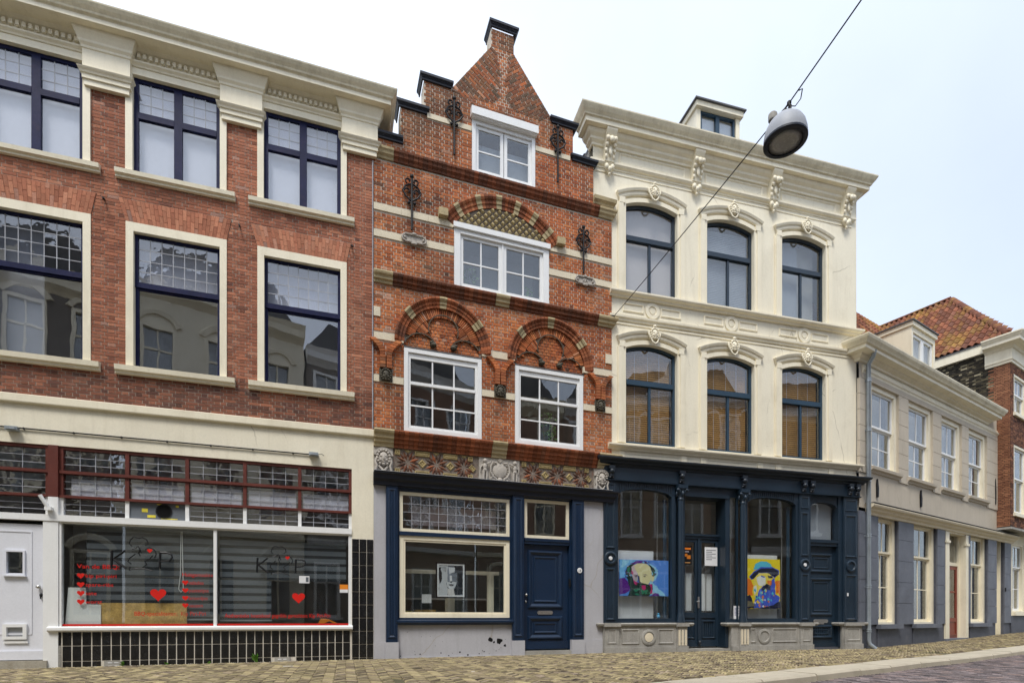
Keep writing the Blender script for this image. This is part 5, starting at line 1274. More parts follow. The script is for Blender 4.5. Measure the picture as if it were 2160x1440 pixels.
for xa, xb in ((.165, 1.80), (3.92, 5.60)):               # two display windows with flat-arched heads
    w = MB(); w.box(xa, xa+.05, yf+.03, .08, .735, 4.0); w.box(xb-.09, xb, yf+.03, .08, .735, 4.0); w.box(xa+.05, xb-.09, yf+.031, .08, .735, .845)
    n = 14; cx, hw = (xa+xb)/2-.02, (xb-xa)/2-.07
    for k in range(n):
        x_0, x_1 = xa+.05+(xb-xa-.14)*k/n, xa+.05+(xb-xa-.14)*(k+1)/n
        q = lambda x: 3.93+.16*math.sqrt(max(0, 1-((x-cx)/hw)**2))
        w.prism([(x_0, q(x_0)), (x_1, q(x_1)), (x_1, 4.245), (x_0, 4.245)], yf+.02, .08)
    w.box(xa, xa+.05, yf+.021, .08, 4.0, 4.245); w.box(xb-.09, xb, yf+.021, .08, 4.0, 4.245)
    w = w.build('display_window', T, h3)
    l = MB(); x = xa+.08
    while x < xb-.12: 
        q_ = 3.97+.16*math.sqrt(max(0, 1-((x-cx)/hw)**2)); l.box(x, x+.022, yf+.004, yf+.02, q_, 4.23); x += .062
    l.build('flutes', TD, w, fix=False)
    pane(w, xa+.05, xb-.09, .845, 4.09, .02, 'glass_shop', .001)
    q = MB(); q.tube([(xb-.42, .08, .85), (xb-.42, .08, 4.0)], .012, 6); q.build('hanging_rod', M['steel'], w)
    B('blue_banner', M['blue_sash'], w, xb-.24, xb-.14, .10, .11, .85, 3.9); B('white_board', M['paper'], w, xa+.07, xb-.45, .22, .24, .83, 2.58)
    if xa > 3: B('grey_door', M['blind_grey'], w, xb-.62, xb-.16, .6, .63, .3, 2.6)
# columns with capitals
for x in (1.945, 3.80):
    k = MB(); k.lathe(x, -.10, [(.115, .735), (.115, .80), (.10, .84), (.105, .88), (.085, .93), (.078, 1.1), (.07, 3.86), (.085, 3.87), (.085, 3.90), (.075, 3.92)], 16); k.build('column', T, h3, smooth=40)
    k = MB(); k.lathe(x, -.10, [(.075, 3.92), (.085, 4.0), (.12, 4.12), (.13, 4.15)], 12); k.box(x-.14, x+.14, -.235, .03, 4.15, 4.235)
    for i in range(8): a = PI/4*i; k.ball((x+.105*math.cos(a), -.10+.105*math.sin(a), 4.02+.06*(i % 2)), .04, .04, .07)
    for s_ in (-1, 1): k.ball((x+s_*.125, -.20, 4.11), .05, .04, .045)
    k.build('capital', T, h3, smooth=50)
# recessed double door
yd = .30
d = MB(); d.box(2.06, 2.12, -.02, yd+.1, .08, 4.2); d.box(3.33, 3.42, -.02, yd+.1, .08, 4.2); d.box(2.12, 3.33, yd-.05, yd+.08, 2.96, 3.09); d.box(2.12, 3.33, yd-.08, yd-.05, 3.03, 3.08); d.box(2.06, 3.42, -.05, yd+.1, 4.0, 4.245); d = d.build('door_frame', T, h3, fix=False)
pane(d, 2.12, 3.33, 3.09, 4.0, yd, 'glass_shop', .002)
for a, b in ((2.125, 2.70), (2.73, 3.325)):
    l = MB(); l.ring(a, b, .10, 2.955, .085, yd-.02, yd+.05, tb=.18); l.box(a+.085, b-.085, yd-.015, yd+.045, .86, 1.0); l.box(a+.085, b-.085, yd+.01, yd+.03, .28, .86); l.mould(a+.09, b-.09, .30, .80, .06, yd-.035, yd+.01)
    for k in range(6): xx = a+.15+(b-a-.3)*k/5; l.box(xx-.012, xx+.012, yd-.01, yd+.01, .38, .72)
    l = l.build('door', T, h3, fix=False); pane(l, a+.085, b-.085, 1.0, 2.87, yd+.015, 'glass_shop', .002)
    B('paper_screen', M['paper'], l, a+.09, b-.09, yd+.14, yd+.145, 1.05, 2.05); q = MB(); q.tube([((a+b)/2, yd+.10, 1.0), ((a+b)/2, yd+.10, 2.85)], .011, 6); q.build('hanging_rod', M['steel'], l)
q = MB(); q.box(2.685, 2.745, yd-.055, yd-.02, .10, 2.955); q.build('door_astragal', T, h3, fix=False)
q = MB(); q.tube([(2.70, yd-.06, 1.30), (2.70, yd-.09, 1.30), (2.62, yd-.09, 1.29)], .016, 6); q.box(2.67, 2.72, yd-.07, yd-.055, 1.12, 1.42); q.build('door_handle', M['steel'], h3)
q = MB(); q.ball((2.715, yd-.08, .20), .05, .05, .07); q.build('door_stop', TD, h3)
B('door_threshold', M['stone_grey'], h3, 2.10, 3.46, -.05, yd+.1, -.3, .055)
w = MB(); w.box(3.42, 3.46, -.02, .05, .735, 4.245); w.box(3.68, 3.72, -.02, .05, .735, 4.245); w.box(3.46, 3.68, -.02, .05, .735, .83); w.box(3.46, 3.68, -.02, .05, 4.05, 4.245); w = w.build('side_light', T, h3, fix=False); pane(w, 3.46, 3.68, .83, 4.05, .015, 'glass_shop')
q = MB(); q.tube([(3.57, .09, .85), (3.57, .09, 4.0)], .014, 6); q.build('hanging_rod', M['steel'], w)
w = MB(); w.box(1.80, 1.87, -.02, .05, .735, 4.245); w.box(2.02, 2.06, -.02, .05, .735, 4.245); w.build('side_light', T, h3, fix=False)
# second door at the right
d = MB(); d.box(5.955, 6.02, -.05, .16, .05, 4.245); d.box(6.96, 7.09, -.05, .16, .05, 4.245); d.box(6.02, 6.96, -.02, .14, 2.86, 3.04); d.box(6.02, 6.96, -.05, -.02, 2.95, 3.01)
for k in range(10):
    x_0, x_1 = 6.02+.94*k/10, 6.02+.94*(k+1)/10; q = lambda x: 3.88+.20*math.sqrt(max(0, 1-((x-6.49)/.49)**2)); d.prism([(x_0, q(x_0)), (x_1, q(x_1)), (x_1, 4.245), (x_0, 4.245)], -.02, .14)
d = d.build('door_frame', T, h3); pane(d, 6.02, 6.96, 3.04, 4.08, .08, 'glass'); B('blind', M['blind_grey'], d, 6.03, 6.95, .2, .21, 3.0, 4.08)
l = MB(); l.box(6.02, 6.96, .08, .13, .06, 2.86)
for za, zb in ((2.10, 2.66), (1.0, 1.92), (.30, .66)): pass
for za, zb in ((2.12, 2.66), (.92, 1.98), (.28, .66)): l.mould(6.09, 6.87, za, zb, .09, .04, .08); l.mould(6.22, 6.74, za+.12, zb-.12, .04, .06, .08)
for k in range(9): xx = 6.22+.52*k/8; l.box(xx-.012, xx+.012, .062, .08, .36, .58)
l.box(6.02, 6.96, .03, .08, .06, .16); l = l.build('door', T, h3, fix=False)
q = MB(); q.box(6.28, 6.68, .06, .08, .72, .82); q.ball((6.28, .07, .77), .05, .01, .05); q.ball((6.68, .07, .77), .05, .01, .05); q.box(6.38, 6.58, .062, .08, .68, .72); q.build('letter_plate', M['steel'], l)
B('doorstep', M['bluestone_dark'], h3, 5.99, 7.02, -.03, .2, -.3, .05)
B('doorbell', M['paper'], h3, 7.20, 7.24, yf-.02, yf, 1.47, 1.56); B('name_plate', M['steel'], h3, 7.24, 7.45, yf-.02, yf, .80, .84)
# stone base
S = M['stone_grey']
def base(x0, x1, peds, rounds):
    b_ = MB(); b_.box(x0, x1, -.12, .15, .12, .64); b_.box(x0, x1, -.16, .15, -.35, .12); b_.cornice([(.10, .64), (.15, .65), (.17, .675), (.18, .71), (.16, .735)], x0, x1, rl=True, rr=True, back=.1); b_ = b_.build('stone_base', S, h3)
    for a, b in peds:
        q = MB(); q.box(a, b, -.17, -.12, .12, .64); q.box(a-.02, b+.02, -.20, -.16, -.35, .14); q.box(a-.025, b+.025, -.225, -.12, .642, .735); q.mould(a+.07, b-.07, .22, .58, .04, -.185, -.17); q.build('pedestal', S, b_)
    for a, b, c in rounds:
        q = MB(); q.lathe(c, .37, [(.20, -.12), (.20, -.14), (.165, -.15), (.14, -.15), (.13, -.13), (.0, -.132)], 24, 'y'); q.build('roundel', S, b_, smooth=40)
        MB().mould(a, c-.26, .20, .58, .045, -.138, -.12).build('panel_moulding', S, b_); MB().mould(c+.26, b, .20, .58, .045, -.138, -.12).build('panel_moulding', S, b_)
base(-.20, 2.12, [(-.19, .20), (1.81, 2.10)], [(.28, 1.74, 1.03)]); base(3.44, 6.0, [(3.66, 3.95), (5.58, 5.98)], [(4.02, 5.5, 4.45)]); base(7.03, 7.70, [(7.06, 7.66)], [])
q = MB(); q.lathe(1.03, .37, [(.115, -.132), (.115, -.145), (.0, -.15)], 24, 'y'); q.build('vent_disc', M['stone_pale'], h3, smooth=40)
for x in (1.955, 3.805):
    q = MB()
    for k in (-.09, .0, .09): q.box(x+k-.025, x+k+.025, -.195, -.171, .16, .56)
    q.build('pedestal_flutes', M['stone_pale'], h3, fix=False)
# paintings and notices in the windows
x0, x1 = p3.u(1308), p3.u(1412); z0, z1 = p3.z(1360, 1256), p3.z(1360, 1180)
e = canvas('blue_portrait', p3, x0, x1, z0, z1, .045, 'pop art painting of a bearded man on bright blue, behind the gallery window'); w_, h_ = x1-x0, z1-z0
B('canvas', flat('paint_blue', (.085,.255,.72)), e, 0, w_, .0, .03, 0, h_)
dg2, mg, pu, cy, sk = (.004,.030,.022), (.50,.015,.16), (.10,.006,.24), (.30,.62,.83), (.72,.66,.38)
def pp_(c, pts, l, jag=0): poly(e, c, pts, w_, h_, l, jag)
pp_((.16,.46,.80), [(0, 0), (.34, 0), (.20, .15), (.10, .30), (.12, .48), (0, .52)], 1, .015); pp_(cy, [(.08, .0), (.22, .02), (.14, .14), (.08, .20), (.02, .22)], 2, .02); pp_(pu, [(0, .52), (.11, .50), (.16, .60), (.22, .74), (.20, .86), (.12, .94), (0, .96)], 2, .01)
pp_(cy, [(.60, .08), (.70, .14), (.78, .30), (.74, .46), (.69, .62), (.80, .80), (.94, .98), (.6, .99), (.60, .20)], 1, .025); pp_(pu, [(.66, .96), (.72, .90), (.80, .94), (.82, 1), (.64, 1)], 3, .015)
pp_(dg2, [(.11, .34), (.15, .20), (.22, .12), (.30, .10), (.27, .20), (.25, .36), (.27, .52), (.31, .66), (.40, .72), (.56, .72), (.66, .66), (.67, .82), (.60, 1), (.17, 1), (.22, .82), (.17, .56), (.12, .44)], 3, .012)
pp_(dg2, [(.58, .10), (.66, .16), (.73, .28), (.75, .40), (.70, .44), (.68, .34), (.62, .22)], 3, .014); pp_(pu, [(.22, .10), (.34, .03), (.50, .02), (.60, .07), (.54, .10), (.40, .08), (.30, .12)], 3, .012)
pp_((.02,.20,.11), [(.15, .24), (.20, .20), (.19, .36), (.16, .38)], 4, .015); pp_((.02,.20,.11), [(.70, .30), (.73, .34), (.72, .40), (.69, .37)], 4, .01)
for k in range(16): a_, b_ = U(.30, .62), U(.78, .97); pp_((.02,.22,.12), [(a_-.03, b_), (a_, b_-.035), (a_+.035, b_), (a_, b_+.03)], 4+k % 3, .01)
pp_((.62,.50,.56), [(.24, .20), (.30, .13), (.36, .30), (.37, .56), (.33, .64), (.28, .56), (.25, .40)], 5, .006)
pp_(sk, [(.29, .15), (.36, .10), (.46, .09), (.56, .11), (.62, .20), (.645, .32), (.65, .44), (.63, .56), (.58, .68), (.48, .69), (.40, .64), (.385, .50), (.36, .36), (.31, .26)], 6, .003); pp_(sk, [(.65, .42), (.69, .40), (.71, .46), (.69, .56), (.66, .61), (.64, .56)], 6)
pp_(mg, [(.245, .28), (.275, .36), (.27, .42), (.245, .38)], 7, .006); pp_(mg, [(.27, .54), (.31, .60), (.38, .64), (.34, .71), (.29, .66)], 7, .008); pp_(mg, [(.60, .66), (.66, .68), (.66, .92), (.62, .94), (.64, .76)], 7, .006); pp_(mg, [(.44, .70), (.52, .70), (.53, .80), (.48, .84), (.45, .78)], 7, .006)
pp_((.10,.06,.12), [(.27, .415), (.35, .42), (.38, .44), (.33, .435)], 8, .003); pp_((.02,.015,.03), [(.30, .455), (.34, .45), (.36, .47), (.32, .48)], 8); pp_((.16,.10,.18), [(.45, .41), (.53, .395), (.57, .42), (.51, .42)], 8, .003); pp_((.02,.015,.05), [(.48, .45), (.52, .445), (.53, .465), (.49, .475)], 8)
for k in range(22): a_, b_ = random.choice(((U(.10, .24), U(.12, .5)), (U(.30, .62), U(.03, .10)), (U(.64, .76), U(.14, .45)), (U(.66, .9), U(.7, .98)))); q_ = U(.012, .03); pp_(random.choice([cy, pu, dg2, (.16,.46,.80), (.62,.50,.56)]), [(a_-q_, b_), (a_, b_-q_), (a_+q_, b_+q_*.4), (a_, b_+q_)], 9, .006); pp_((.70,.70,.72), [(.29, .50), (.36, .52), (.35, .60), (.31, .57)], 8); pp_((.08,.03,.10), [(.375, .44), (.40, .45), (.41, .60), (.44, .62), (.40, .64), (.38, .56)], 8)
pp_(dg2, [(.33, .66), (.42, .63), (.50, .65), (.60, .68), (.62, .73), (.50, .70), (.40, .71)], 9, .006)
x0, x1 = p3.u(1577), p3.u(1648); z0, z1 = p3.z(1612, 1283), p3.z(1612, 1178)
e = canvas('yellow_portrait', p3, x0, x1, z0, z1, .045, 'pop art painting of a bearded man in a hat on yellow, behind the gallery window'); w_, h_ = x1-x0, z1-z0
B('canvas', flat('paint_yellow', (.86,.66,.012)), e, 0, w_, .0, .03, 0, h_)
og, nb, mb_, lb, wh = (.82,.20,.01), (.006,.008,.035), (.055,.11,.60), (.10,.52,.68), (.80,.78,.72)
pp_(og, [(0, .38), (.10, .40), (.20, .55), (.18, .75), (0, .72)], 1, .02); pp_(og, [(.85, .45), (1, .42), (1, .72), (.88, .68)], 1, .03)
pp_(lb, [(.20, .22), (.26, .10), (.42, .045), (.60, .05), (.72, .10), (.76, .18), (.46, .17), (.36, .20)], 2); pp_(mb_, [(.08, .36), (.20, .26), (.42, .16), (.76, .155), (.97, .22), (.97, .30), (.82, .38), (.26, .38), (.14, .42)], 3, .004)
pp_(nb, [(.10, .37), (.22, .27), (.44, .19), (.78, .18), (.94, .23), (.95, .30), (.83, .36), (.60, .27), (.36, .28), (.22, .40), (.14, .40)], 4, .004)
pp_((.85,.68,.10), [(.24, .38), (.36, .28), (.62, .28), (.80, .36), (.82, .55), (.76, .66), (.40, .66), (.30, .80), (.22, .78), (.20, .46)], 5, .006); pp_(wh, [(.28, .38), (.40, .34), (.56, .36), (.56, .50), (.44, .54), (.34, .52)], 6, .006); pp_(wh, [(.20, .56), (.28, .52), (.30, .64), (.24, .72), (.20, .66)], 6, .008); pp_(og, [(.60, .42), (.76, .42), (.74, .54), (.62, .50)], 6, .012)
pp_(mb_, [(.42, .33), (.54, .35), (.52, .38), (.42, .36)], 7, .004); pp_(nb, [(.62, .33), (.76, .34), (.78, .38), (.64, .38)], 7, .006); pp_(mb_, [(.76, .38), (.84, .40), (.86, .70), (1, .78), (.92, .95), (.70, 1), (.20, 1), (.24, .86), (.30, .74), (.36, .62), (.50, .54), (.72, .56)], 6, .02)
for k in range(46):
    a_, b_ = U(.24, .80), U(.62, .97); s_ = U(.015, .045); pp_(random.choice([og, lb, (.85,.66,.05), mb_, (.70,.72,.80), lb, (.04,.08,.45)]), [(a_-s_, b_), (a_, b_-s_*.9), (a_+s_, b_+s_*.3), (a_+s_*.2, b_+s_)], 8+k % 3, .006)
pp_(nb, [(.44, .58), (.58, .50), (.70, .54), (.70, .62), (.56, .60), (.46, .64)], 11, .008); pp_(nb, [(.0, .74), (.10, .72), (.16, .80), (.22, .98), (0, 1)], 7, .01); pp_(nb, [(.78, .92), (1, .84), (1, 1), (.30, 1), (.5, .965)], 11, .012); pp_((.16,.14,.09), [(.0, .84), (.16, .86), (.28, .95), (0, .97)], 9, .006)
for nm, px0, px1, py0, py1, y, mt, lb_ in (('event_poster', 1442, 1463, 1147, 1187, .27, 'black_vinyl', 'small dark event poster with orange print taped inside the gallery door'), ('typed_notice', 1491, 1518, 1150, 1190, .27, 'paper', 'white typed notice taped inside the gallery door beside the dark poster'), ('flyer', 1548, 1563, 1277, 1306, .01, 'paper', 'white flyer with blue print standing low beside the gallery column')):
    xa, xb = p3.u(px0)+(.12 if y > .2 else 0), p3.u(px1)+(.12 if y > .2 else 0); za, zb = p3.z(px0, py1), p3.z(px0, py0)
    e = tag(empty(nm, (*p3.xy(xa, y), za), p3.th), lb_, 'notice'); w_, h_ = xb-xa, zb-za; B('sheet', M[mt], e, 0, w_, 0, .002, 0, h_)
    if nm == 'event_poster':
        for c_, (u0, u1, v0, v1) in ((og, (.1, .9, .80, .90)), ((.55,.16,.01), (.12, .55, .42, .58)), ((.55,.16,.01), (.5, .88, .30, .50)), ((.6,.3,.1), (.15, .85, .08, .12)), ((.35,.3,.34), (.3, .7, .66, .72))): poly(e, c_, [(u0, 1-v0), (u1, 1-v0), (u1, 1-v1), (u0, 1-v1)], w_, h_, 1, 0, 'print')
    else:
        for k in range(6): poly(e, (.2,.2,.22) if nm == 'typed_notice' else (.08,.09,.25), [(.12, .14+.10*k), (.88-.3*(k % 2), .14+.10*k), (.88-.3*(k % 2), .18+.10*k), (.12, .18+.10*k)], w_, h_, 1, 0, 'print')
m = MB(); x = p3.u(1384); m.ball((x, .06, .90), .045, .035, .06); m.ball((x, .06, .985), .03); m.ball((x+.0, .055, 1.02), .025)
o = tag(empty('figurine', (*p3.o, 0), p3.th), 'tiny black and white figurine with a blue one on the gallery window ledge', 'figurine'); m.build('black_figure', M['black_vinyl'], o, smooth=True)
m = MB(); m.ball((x+.10, .06, .895), .05, .035, .05); m.ball((x+.10, .06, .96), .03); m.build('blue_figure', flat('paint_figure', (.10,.42,.70)), o, smooth=True)

# ================================================================== HOUSE FOUR: beige rendered house with bluestone ground floor
h4 = tag(empty('beige_house', (*p4.o, 0), p4.th), 'long low beige rendered house with dark bluestone ground floor and white sash windows', 'house')
X4 = 11.88; X4U = 10.38
w4 = [(.52, 2.22), (2.87, 4.63), (5.29, 6.98), (7.58, 9.31)]; z4 = (5.24, 7.66)
gw = [(.94, 2.22), (3.25, 4.99), (7.78, 9.45)]; door4 = [(5.62, 7.53), (10.32, 11.17)]
m = MB(); sheet(m, -.14, X4U, 4.0, 8.5, [(a, b, *z4) for a, b in w4], .0, .34); m.build('wall', M['render_beige'], h4, fix=False)
for a, b in zip([-.14]+[q[1] for q in w4], [q[0] for q in w4]+[X4U]):        # piers of rendered blocks
    n = 6; hh = (7.66-5.0)/n
    for k in range(n): B('pier_block', M['render_beige'], h4, a+.004, b-.004, -.03, .05, 5.0+hh*k+.006, 5.0+hh*(k+1)-.006)
B('pier_head', M['render_beige'], h4, .02, X4U, -.028, .05, 7.67, 7.84)
def sash4(house, a, b, z0, z1, y, cols=2, zm=None, rows=2, mat='white', fw=.16, fmat='cream'):
    w = MB(); w.ring(a+.003, b-.003, z0, z1, fw, y-.06, y+.12, tb=.06, tt=fw*.8); w = w.build('window', M[fmat], house, fix=False)
    xa, xb, za, zb = a+fw, b-fw, z0+.062, z1-fw*.8; zm = zm or za+(zb-za)*.52
    f = MB(); f.ring(xa, xb, zm, zb, .07, y, y+.05, tb=.06); f.ring(xa, xb, za, zm-.002, .075, y+.05, y+.10, tb=.09, tt=.05); f.build('sash', M[mat], w, fix=False)
    for k, (c, d_, yy, nr) in enumerate(((zm+.06, zb-.07, y+.025, 1), (za+.09, zm-.052, y+.075, rows))):
        ga, gb = xa+.075, xb-.075; xs = [ga+(gb-ga)*i/cols for i in range(cols+1)]; zs = [c+(d_-c)*i/nr for i in range(nr+1)]
        bars(w, 'glazing_bars', mat, ga, gb, c, d_, xs[1:-1], zs[1:-1], .03, yy-.012, yy+.012)
        for i in range(cols):
            for j in range(nr): pane(w, xs[i]+.01, xs[i+1]-.01, zs[j]+.01, zs[j+1]-.01, yy, 'glass', .004)
    return w
for a, b in w4:
    w = sash4(h4, a, b, z4[0], z4[1], .10); c = MB(); c.cornice([(.0, 5.06), (.04, 5.07), (.05, 5.12), (.11, 5.15), (.12, 5.23), (.02, 5.25)], a-.08, b+.08); c.build('sill', M['render_beige'], w)
    B('curtain', M['interior_pale'], w, a, a+.35, .48, .5, 5.2, 7.6); B('curtain', M['interior_pale'], w, b-.55, b, .48, .5, 5.2, 7.6)
c = MB(); c.cornice([(.0, 7.82), (.03, 7.83), (.04, 7.87), (.07, 7.91), (.08, 7.95), (.05, 7.97), (.05, 7.99)], .02, X4U, rr=False); c.cornice([(.0, 8.0), (.03, 8.01), (.035, 8.05), (.0, 8.06)], .02, X4U); c.build('architrave_belt', M['cream'], h4)
c = MB(); c.cornice([(.0, 8.11), (.04, 8.13), (.05, 8.18), (.13, 8.23), (.15, 8.28), (.32, 8.30), (.33, 8.31), (.33, 8.39), (.35, 8.40)], -.14, 9.45, rl=True, rr=True, back=.4); c.build('cornice', M['cream'], h4)
c = MB(); c.cornice([(.351, 8.401), (.38, 8.42), (.40, 8.46), (.45, 8.53), (.47, 8.59), (.47, 8.62), (.42, 8.63)], -.14, 9.45, rl=True, rr=True, back=.4); c.build('gutter', M['cream_gutter'], h4)
B('frieze', M['render_beige'], h4, .02, X4U, .002, .1, 8.0, 8.5)
c = MB(); c.cornice([(.0, 3.82), (.05, 3.83), (.06, 3.89), (.12, 3.94), (.14, 3.99), (.21, 4.03), (.23, 4.08), (.22, 4.11), (.0, 4.13)], .22, X4+.10, rr=True); c.build('shop_cornice', M['stone_pale'], h4)
B('cornice_flashing', M['roof_lead'], h4, .22, X4+.3, -.24, .0, 4.131, 4.142)
# bluestone ground floor
op = gw+door4
m = MB(); sheet(m, -.14, X4, -.4, 3.92, [(a, b, .66, 3.90) for a, b in gw]+[(a, b, -.4, 3.90) for a, b in door4], .02, .46); m.build('ground_wall', M['bluestone_dark'], h4, fix=False)
edges = sorted([q for p_ in op for q in p_]); segs = [(-.14, .94), (2.22, 3.25), (4.99, 5.62), (7.53, 7.78), (9.45, 10.32), (11.17, X4)]
for a, b in segs:
    n = 5; z0 = .66; hh = (3.90-z0)/n
    for k in range(n): B('stone_block', M['bluestone'], h4, a+.003, b-.003, -.02-U(0, .004), .30, z0+hh*k+.005, z0+hh*(k+1)-.005)
for a, b in gw:
    B('dado', M['bluestone_dark'], h4, a, b, -.01, .1, -.4, .54); w = sash4(h4, a, b, .67, 3.90, .15, cols=2, zm=2.80, rows=2, mat='cream', fw=.14)
    B('sill', M['bluestone'], w, a-.06, b+.10, -.12, .4, .54, .668); B('curtain', M['interior_pale'], w, a+.1, b-.1, .62, .63, .7, 2.3)
a, b = door4[0]
d = MB(); d.box(a+.0, a+.28, -.04, .30, .0, 3.80); d.box(b-.22, b-.0, -.04, .30, .0, 3.80); d.box(a+.28, b-.22, -.0, .30, 3.78, 3.82); d.box(a+.28, a+.33, .16, .30, .0, 3.78); d.box(b-.27, b-.22, .16, .30, .0, 3.78); d.box(a+.33, b-.27, .18, .27, 2.70, 2.82)
d.box(a-.03, a+.31, -.07, .0, 3.42, 3.50); d.box(b-.25, b+.03, -.07, .0, 3.42, 3.50); d = d.build('door_frame', M['cream'], h4, fix=False)
l = MB(); l.ring(a+.335, b-.275, .16, 2.70, .13, .20, .25, tb=.7); l.ring(a+.45, b-.39, .25, .78, .05, .18, .20); l.box(a+.465, b-.405, .21, .24, 1.75, 1.81); l = l.build('door', M['red_door'], h4, fix=False); pane(l, a+.465, b-.405, .86, 1.75, .225); pane(l, a+.465, b-.405, 1.81, 2.57, .225); pane(d, a+.33, b-.27, 2.82, 3.78, .22)
q = MB(); q.ball((a+.40, .16, 1.25), .04); q.build('door_knob', M['steel'], l); B('doorstep', M['bluestone'], h4, a-.02, b+.02, -.05, .5, -.3, .155)
a, b = door4[1]
d = MB(); d.box(a, b, .30, .36, .15, 2.75); d.box(a, a+.08, .1, .30, .15, 3.88); d.box(b-.08, b, .1, .30, .15, 3.88); d.box(a+.08, b-.08, .2, .34, 2.75, 2.86); d.ring(a+.2, b-.2, .5, 2.5, .03, .28, .30); d = d.build('door', M['cream'], h4, fix=False); pane(d, a+.08, b-.08, 2.86, 3.86, .3)
B('doorstep', M['bluestone'], h4, a, b, .0, .4, -.3, .19); B('doorbell', M['iron'], h4, b+.02, b+.08, -.05, -.02, 1.9, 2.05)
for x, z0, z1 in ((.88, 4.37, 4.92), (3.75, 4.40, 4.95), (10.15, 5.2, 6.2)):
    q = MB(); q.prism([(x-.03, z0), (x+.035, z0+.02), (x+.05, (z0+z1)/2), (x-.01, z1), (x-.045, z1-.15)], -.05, .0); q.build('wall_anchor', M['iron'], h4)
# downpipe
q = MB(); q.tube([(.10, -.30, 8.38), (.12, -.25, 8.22), (.15, -.12, 8.05), (.15, -.12, .25), (.15, -.14, .12), (.24, -.26, -.02)], .058, 10); q = q.build('downpipe', M['zinc'], h4, smooth=40)
for z in (7.6, 6.2, 4.75, 3.2, 1.75, .5): 
    k = MB(); k.lathe(.15, -.12, [(.062, z-.05), (.072, z-.045), (.072, z-.02), (.062, z-.015), (.062, z+.01), (.072, z+.015), (.072, z+.04), (.062, z+.045)], 10); k.box(.13, .17, -.12, .02, z-.02, z+.02); k.build('pipe_bracket', M['zinc'], q)
# roof with tiles, hipped at its right end, and dormer
S_ = MB(); n_ = 7; wv, ln = .225, .46
for j in range(2):
    for i in range(n_): t = i/(n_-1); S_.v.append((wv*t*1.06, ln*j, .045*math.sin(2*PI*(t-.12))*1.0+(.030 if j == 0 else 0.0)))
S_.f = [(i, i+1, n_+i+1, n_+i) for i in range(n_-1)]
k0 = len(S_.v)
for i in range(n_): v_ = S_.v[i]; S_.v.append((v_[0], v_[1], v_[2]-.028))
S_.f += [(k0+i, k0+i+1, i+1, i) for i in range(n_-1)]
def tile_mesh(t):
    q = MB(); q.t = t; q.add(list(S_.v), list(S_.f)); return q.mesh('roof_tile', M['pantile'], smooth=40, fix=False)
TM = [tile_mesh((R(), R(), 0)) for _ in range(10)]+[tile_mesh((R(), R(), U(.6, .95))) for _ in range(3)]
def roof_tiles(parent, O, ax, upv, nx, ny, ok, dx=.225, dy=.40, lichen=0, nmax=300, key=None):
    ax, upv = Vector(ax).normalized(), Vector(upv).normalized(); nn = ax.cross(upv); rot = Matrix((ax, upv, nn)).transposed().to_4x4(); eu = rot.to_euler(); cand = []
    for j in range(ny):
        for i in range(nx):
            p = Vector(O)+ax*dx*i+upv*dy*j
            if ok(i*dx, j*dy): cand.append((p, i, j))
    if key: cand.sort(key=key)
    mass = MB()
    for k, (p, i, j) in enumerate(cand):
        me = random.choice(TM[10:]) if R() < 0 else random.choice(TM[:10])
        if k < nmax: inst('roof_tile', me, parent, tuple(p), eu)
        else:
            mass.t = (R(), R(), 0); mt = Matrix.Translation(p) @ rot; mass.add([tuple(mt @ Vector(v)) for v in S_.v], list(S_.f))
    if mass.v: tag(mass.build('roof_tiling', M['pantile'], parent, smooth=40, fix=False), kind='stuff')
def ridge_tiles(parent, A, Bp, r=.12, L=.40):
    A, Bp = Vector(A), Vector(Bp); d = (Bp-A); n = int(d.length/L); d.normalize(); side = d.cross(Vector((0, 0, 1))).normalized(); upn = side.cross(d)
    for k in range(n):
        p, q_ = A+d*L*k, A+d*(L*(k+1)+.05); m = MB(); m.t = (U(0, .5), R()*.5, 0)
        for e, rr_ in ((p, r*1.05), (q_, r)):
            for i in range(8): a = PI*i/7; m.v.append(tuple(e+side*math.cos(a)*rr_+upn*math.sin(a)*rr_*.9))
        m.f = [(i, i+1, 9+i, 8+i) for i in range(7)]+[tuple(range(8, 16)), tuple(range(7, -1, -1))]; m.c = [m.t]*len(m.f); m.build('ridge_tile', M['pantile'], parent, smooth=40)
rf = MB(); rf.add([(-.3, .35, 8.6), (5.4, .35, 8.6), (7.3, 2.5, 12.12), (-.3, 2.5, 12.12), (7.3, 5.5, 8.6), (-.3, 5.5, 8.6)], [(0,1,2,3), (1,4,2), (3,2,4,5), (0,3,5)]); rf = rf.build('roof', M['terracotta'], h4)
L4 = math.hypot(2.15, 3.52)
roof_tiles(rf, (-.3, .33, 8.65), (1, 0, 0), (0, 2.15, 3.52), 34, 10, lambda a, b: a < 5.4+1.9*b/L4, nmax=0)
D4 = MB(); D4.box(3.90, 4.02, .30, 2.4, 9.0, 10.42); D4.box(5.56, 5.68, .30, 2.4, 9.0, 10.42); D4.box(4.02, 5.56, .5, 2.4, 9.0, 10.42); D4.box(4.02, 5.56, .30, .5, 9.0, 9.30); D4.box(4.02, 5.56, .30, .5, 10.24, 10.42); D4.box(3.86, 5.72, .24, 2.4, 10.42, 10.56); D4 = D4.build('dormer', M['cream'], h4, fix=False)
B('dormer_roof', M['roof_lead'], D4, 3.82, 5.76, .20, 2.45, 10.56, 10.60)
for a, b in ((4.04, 4.77), (4.81, 5.54)): MB().ring(a, b, 9.32, 10.22, .08, .34, .42).build('casement', M['white'], D4, fix=False); pane(D4, a+.08, b-.08, 9.40, 10.14, .38)
shell(h4, .04, X4U, 7.0, (4.1,), 8.4, y0=.5)

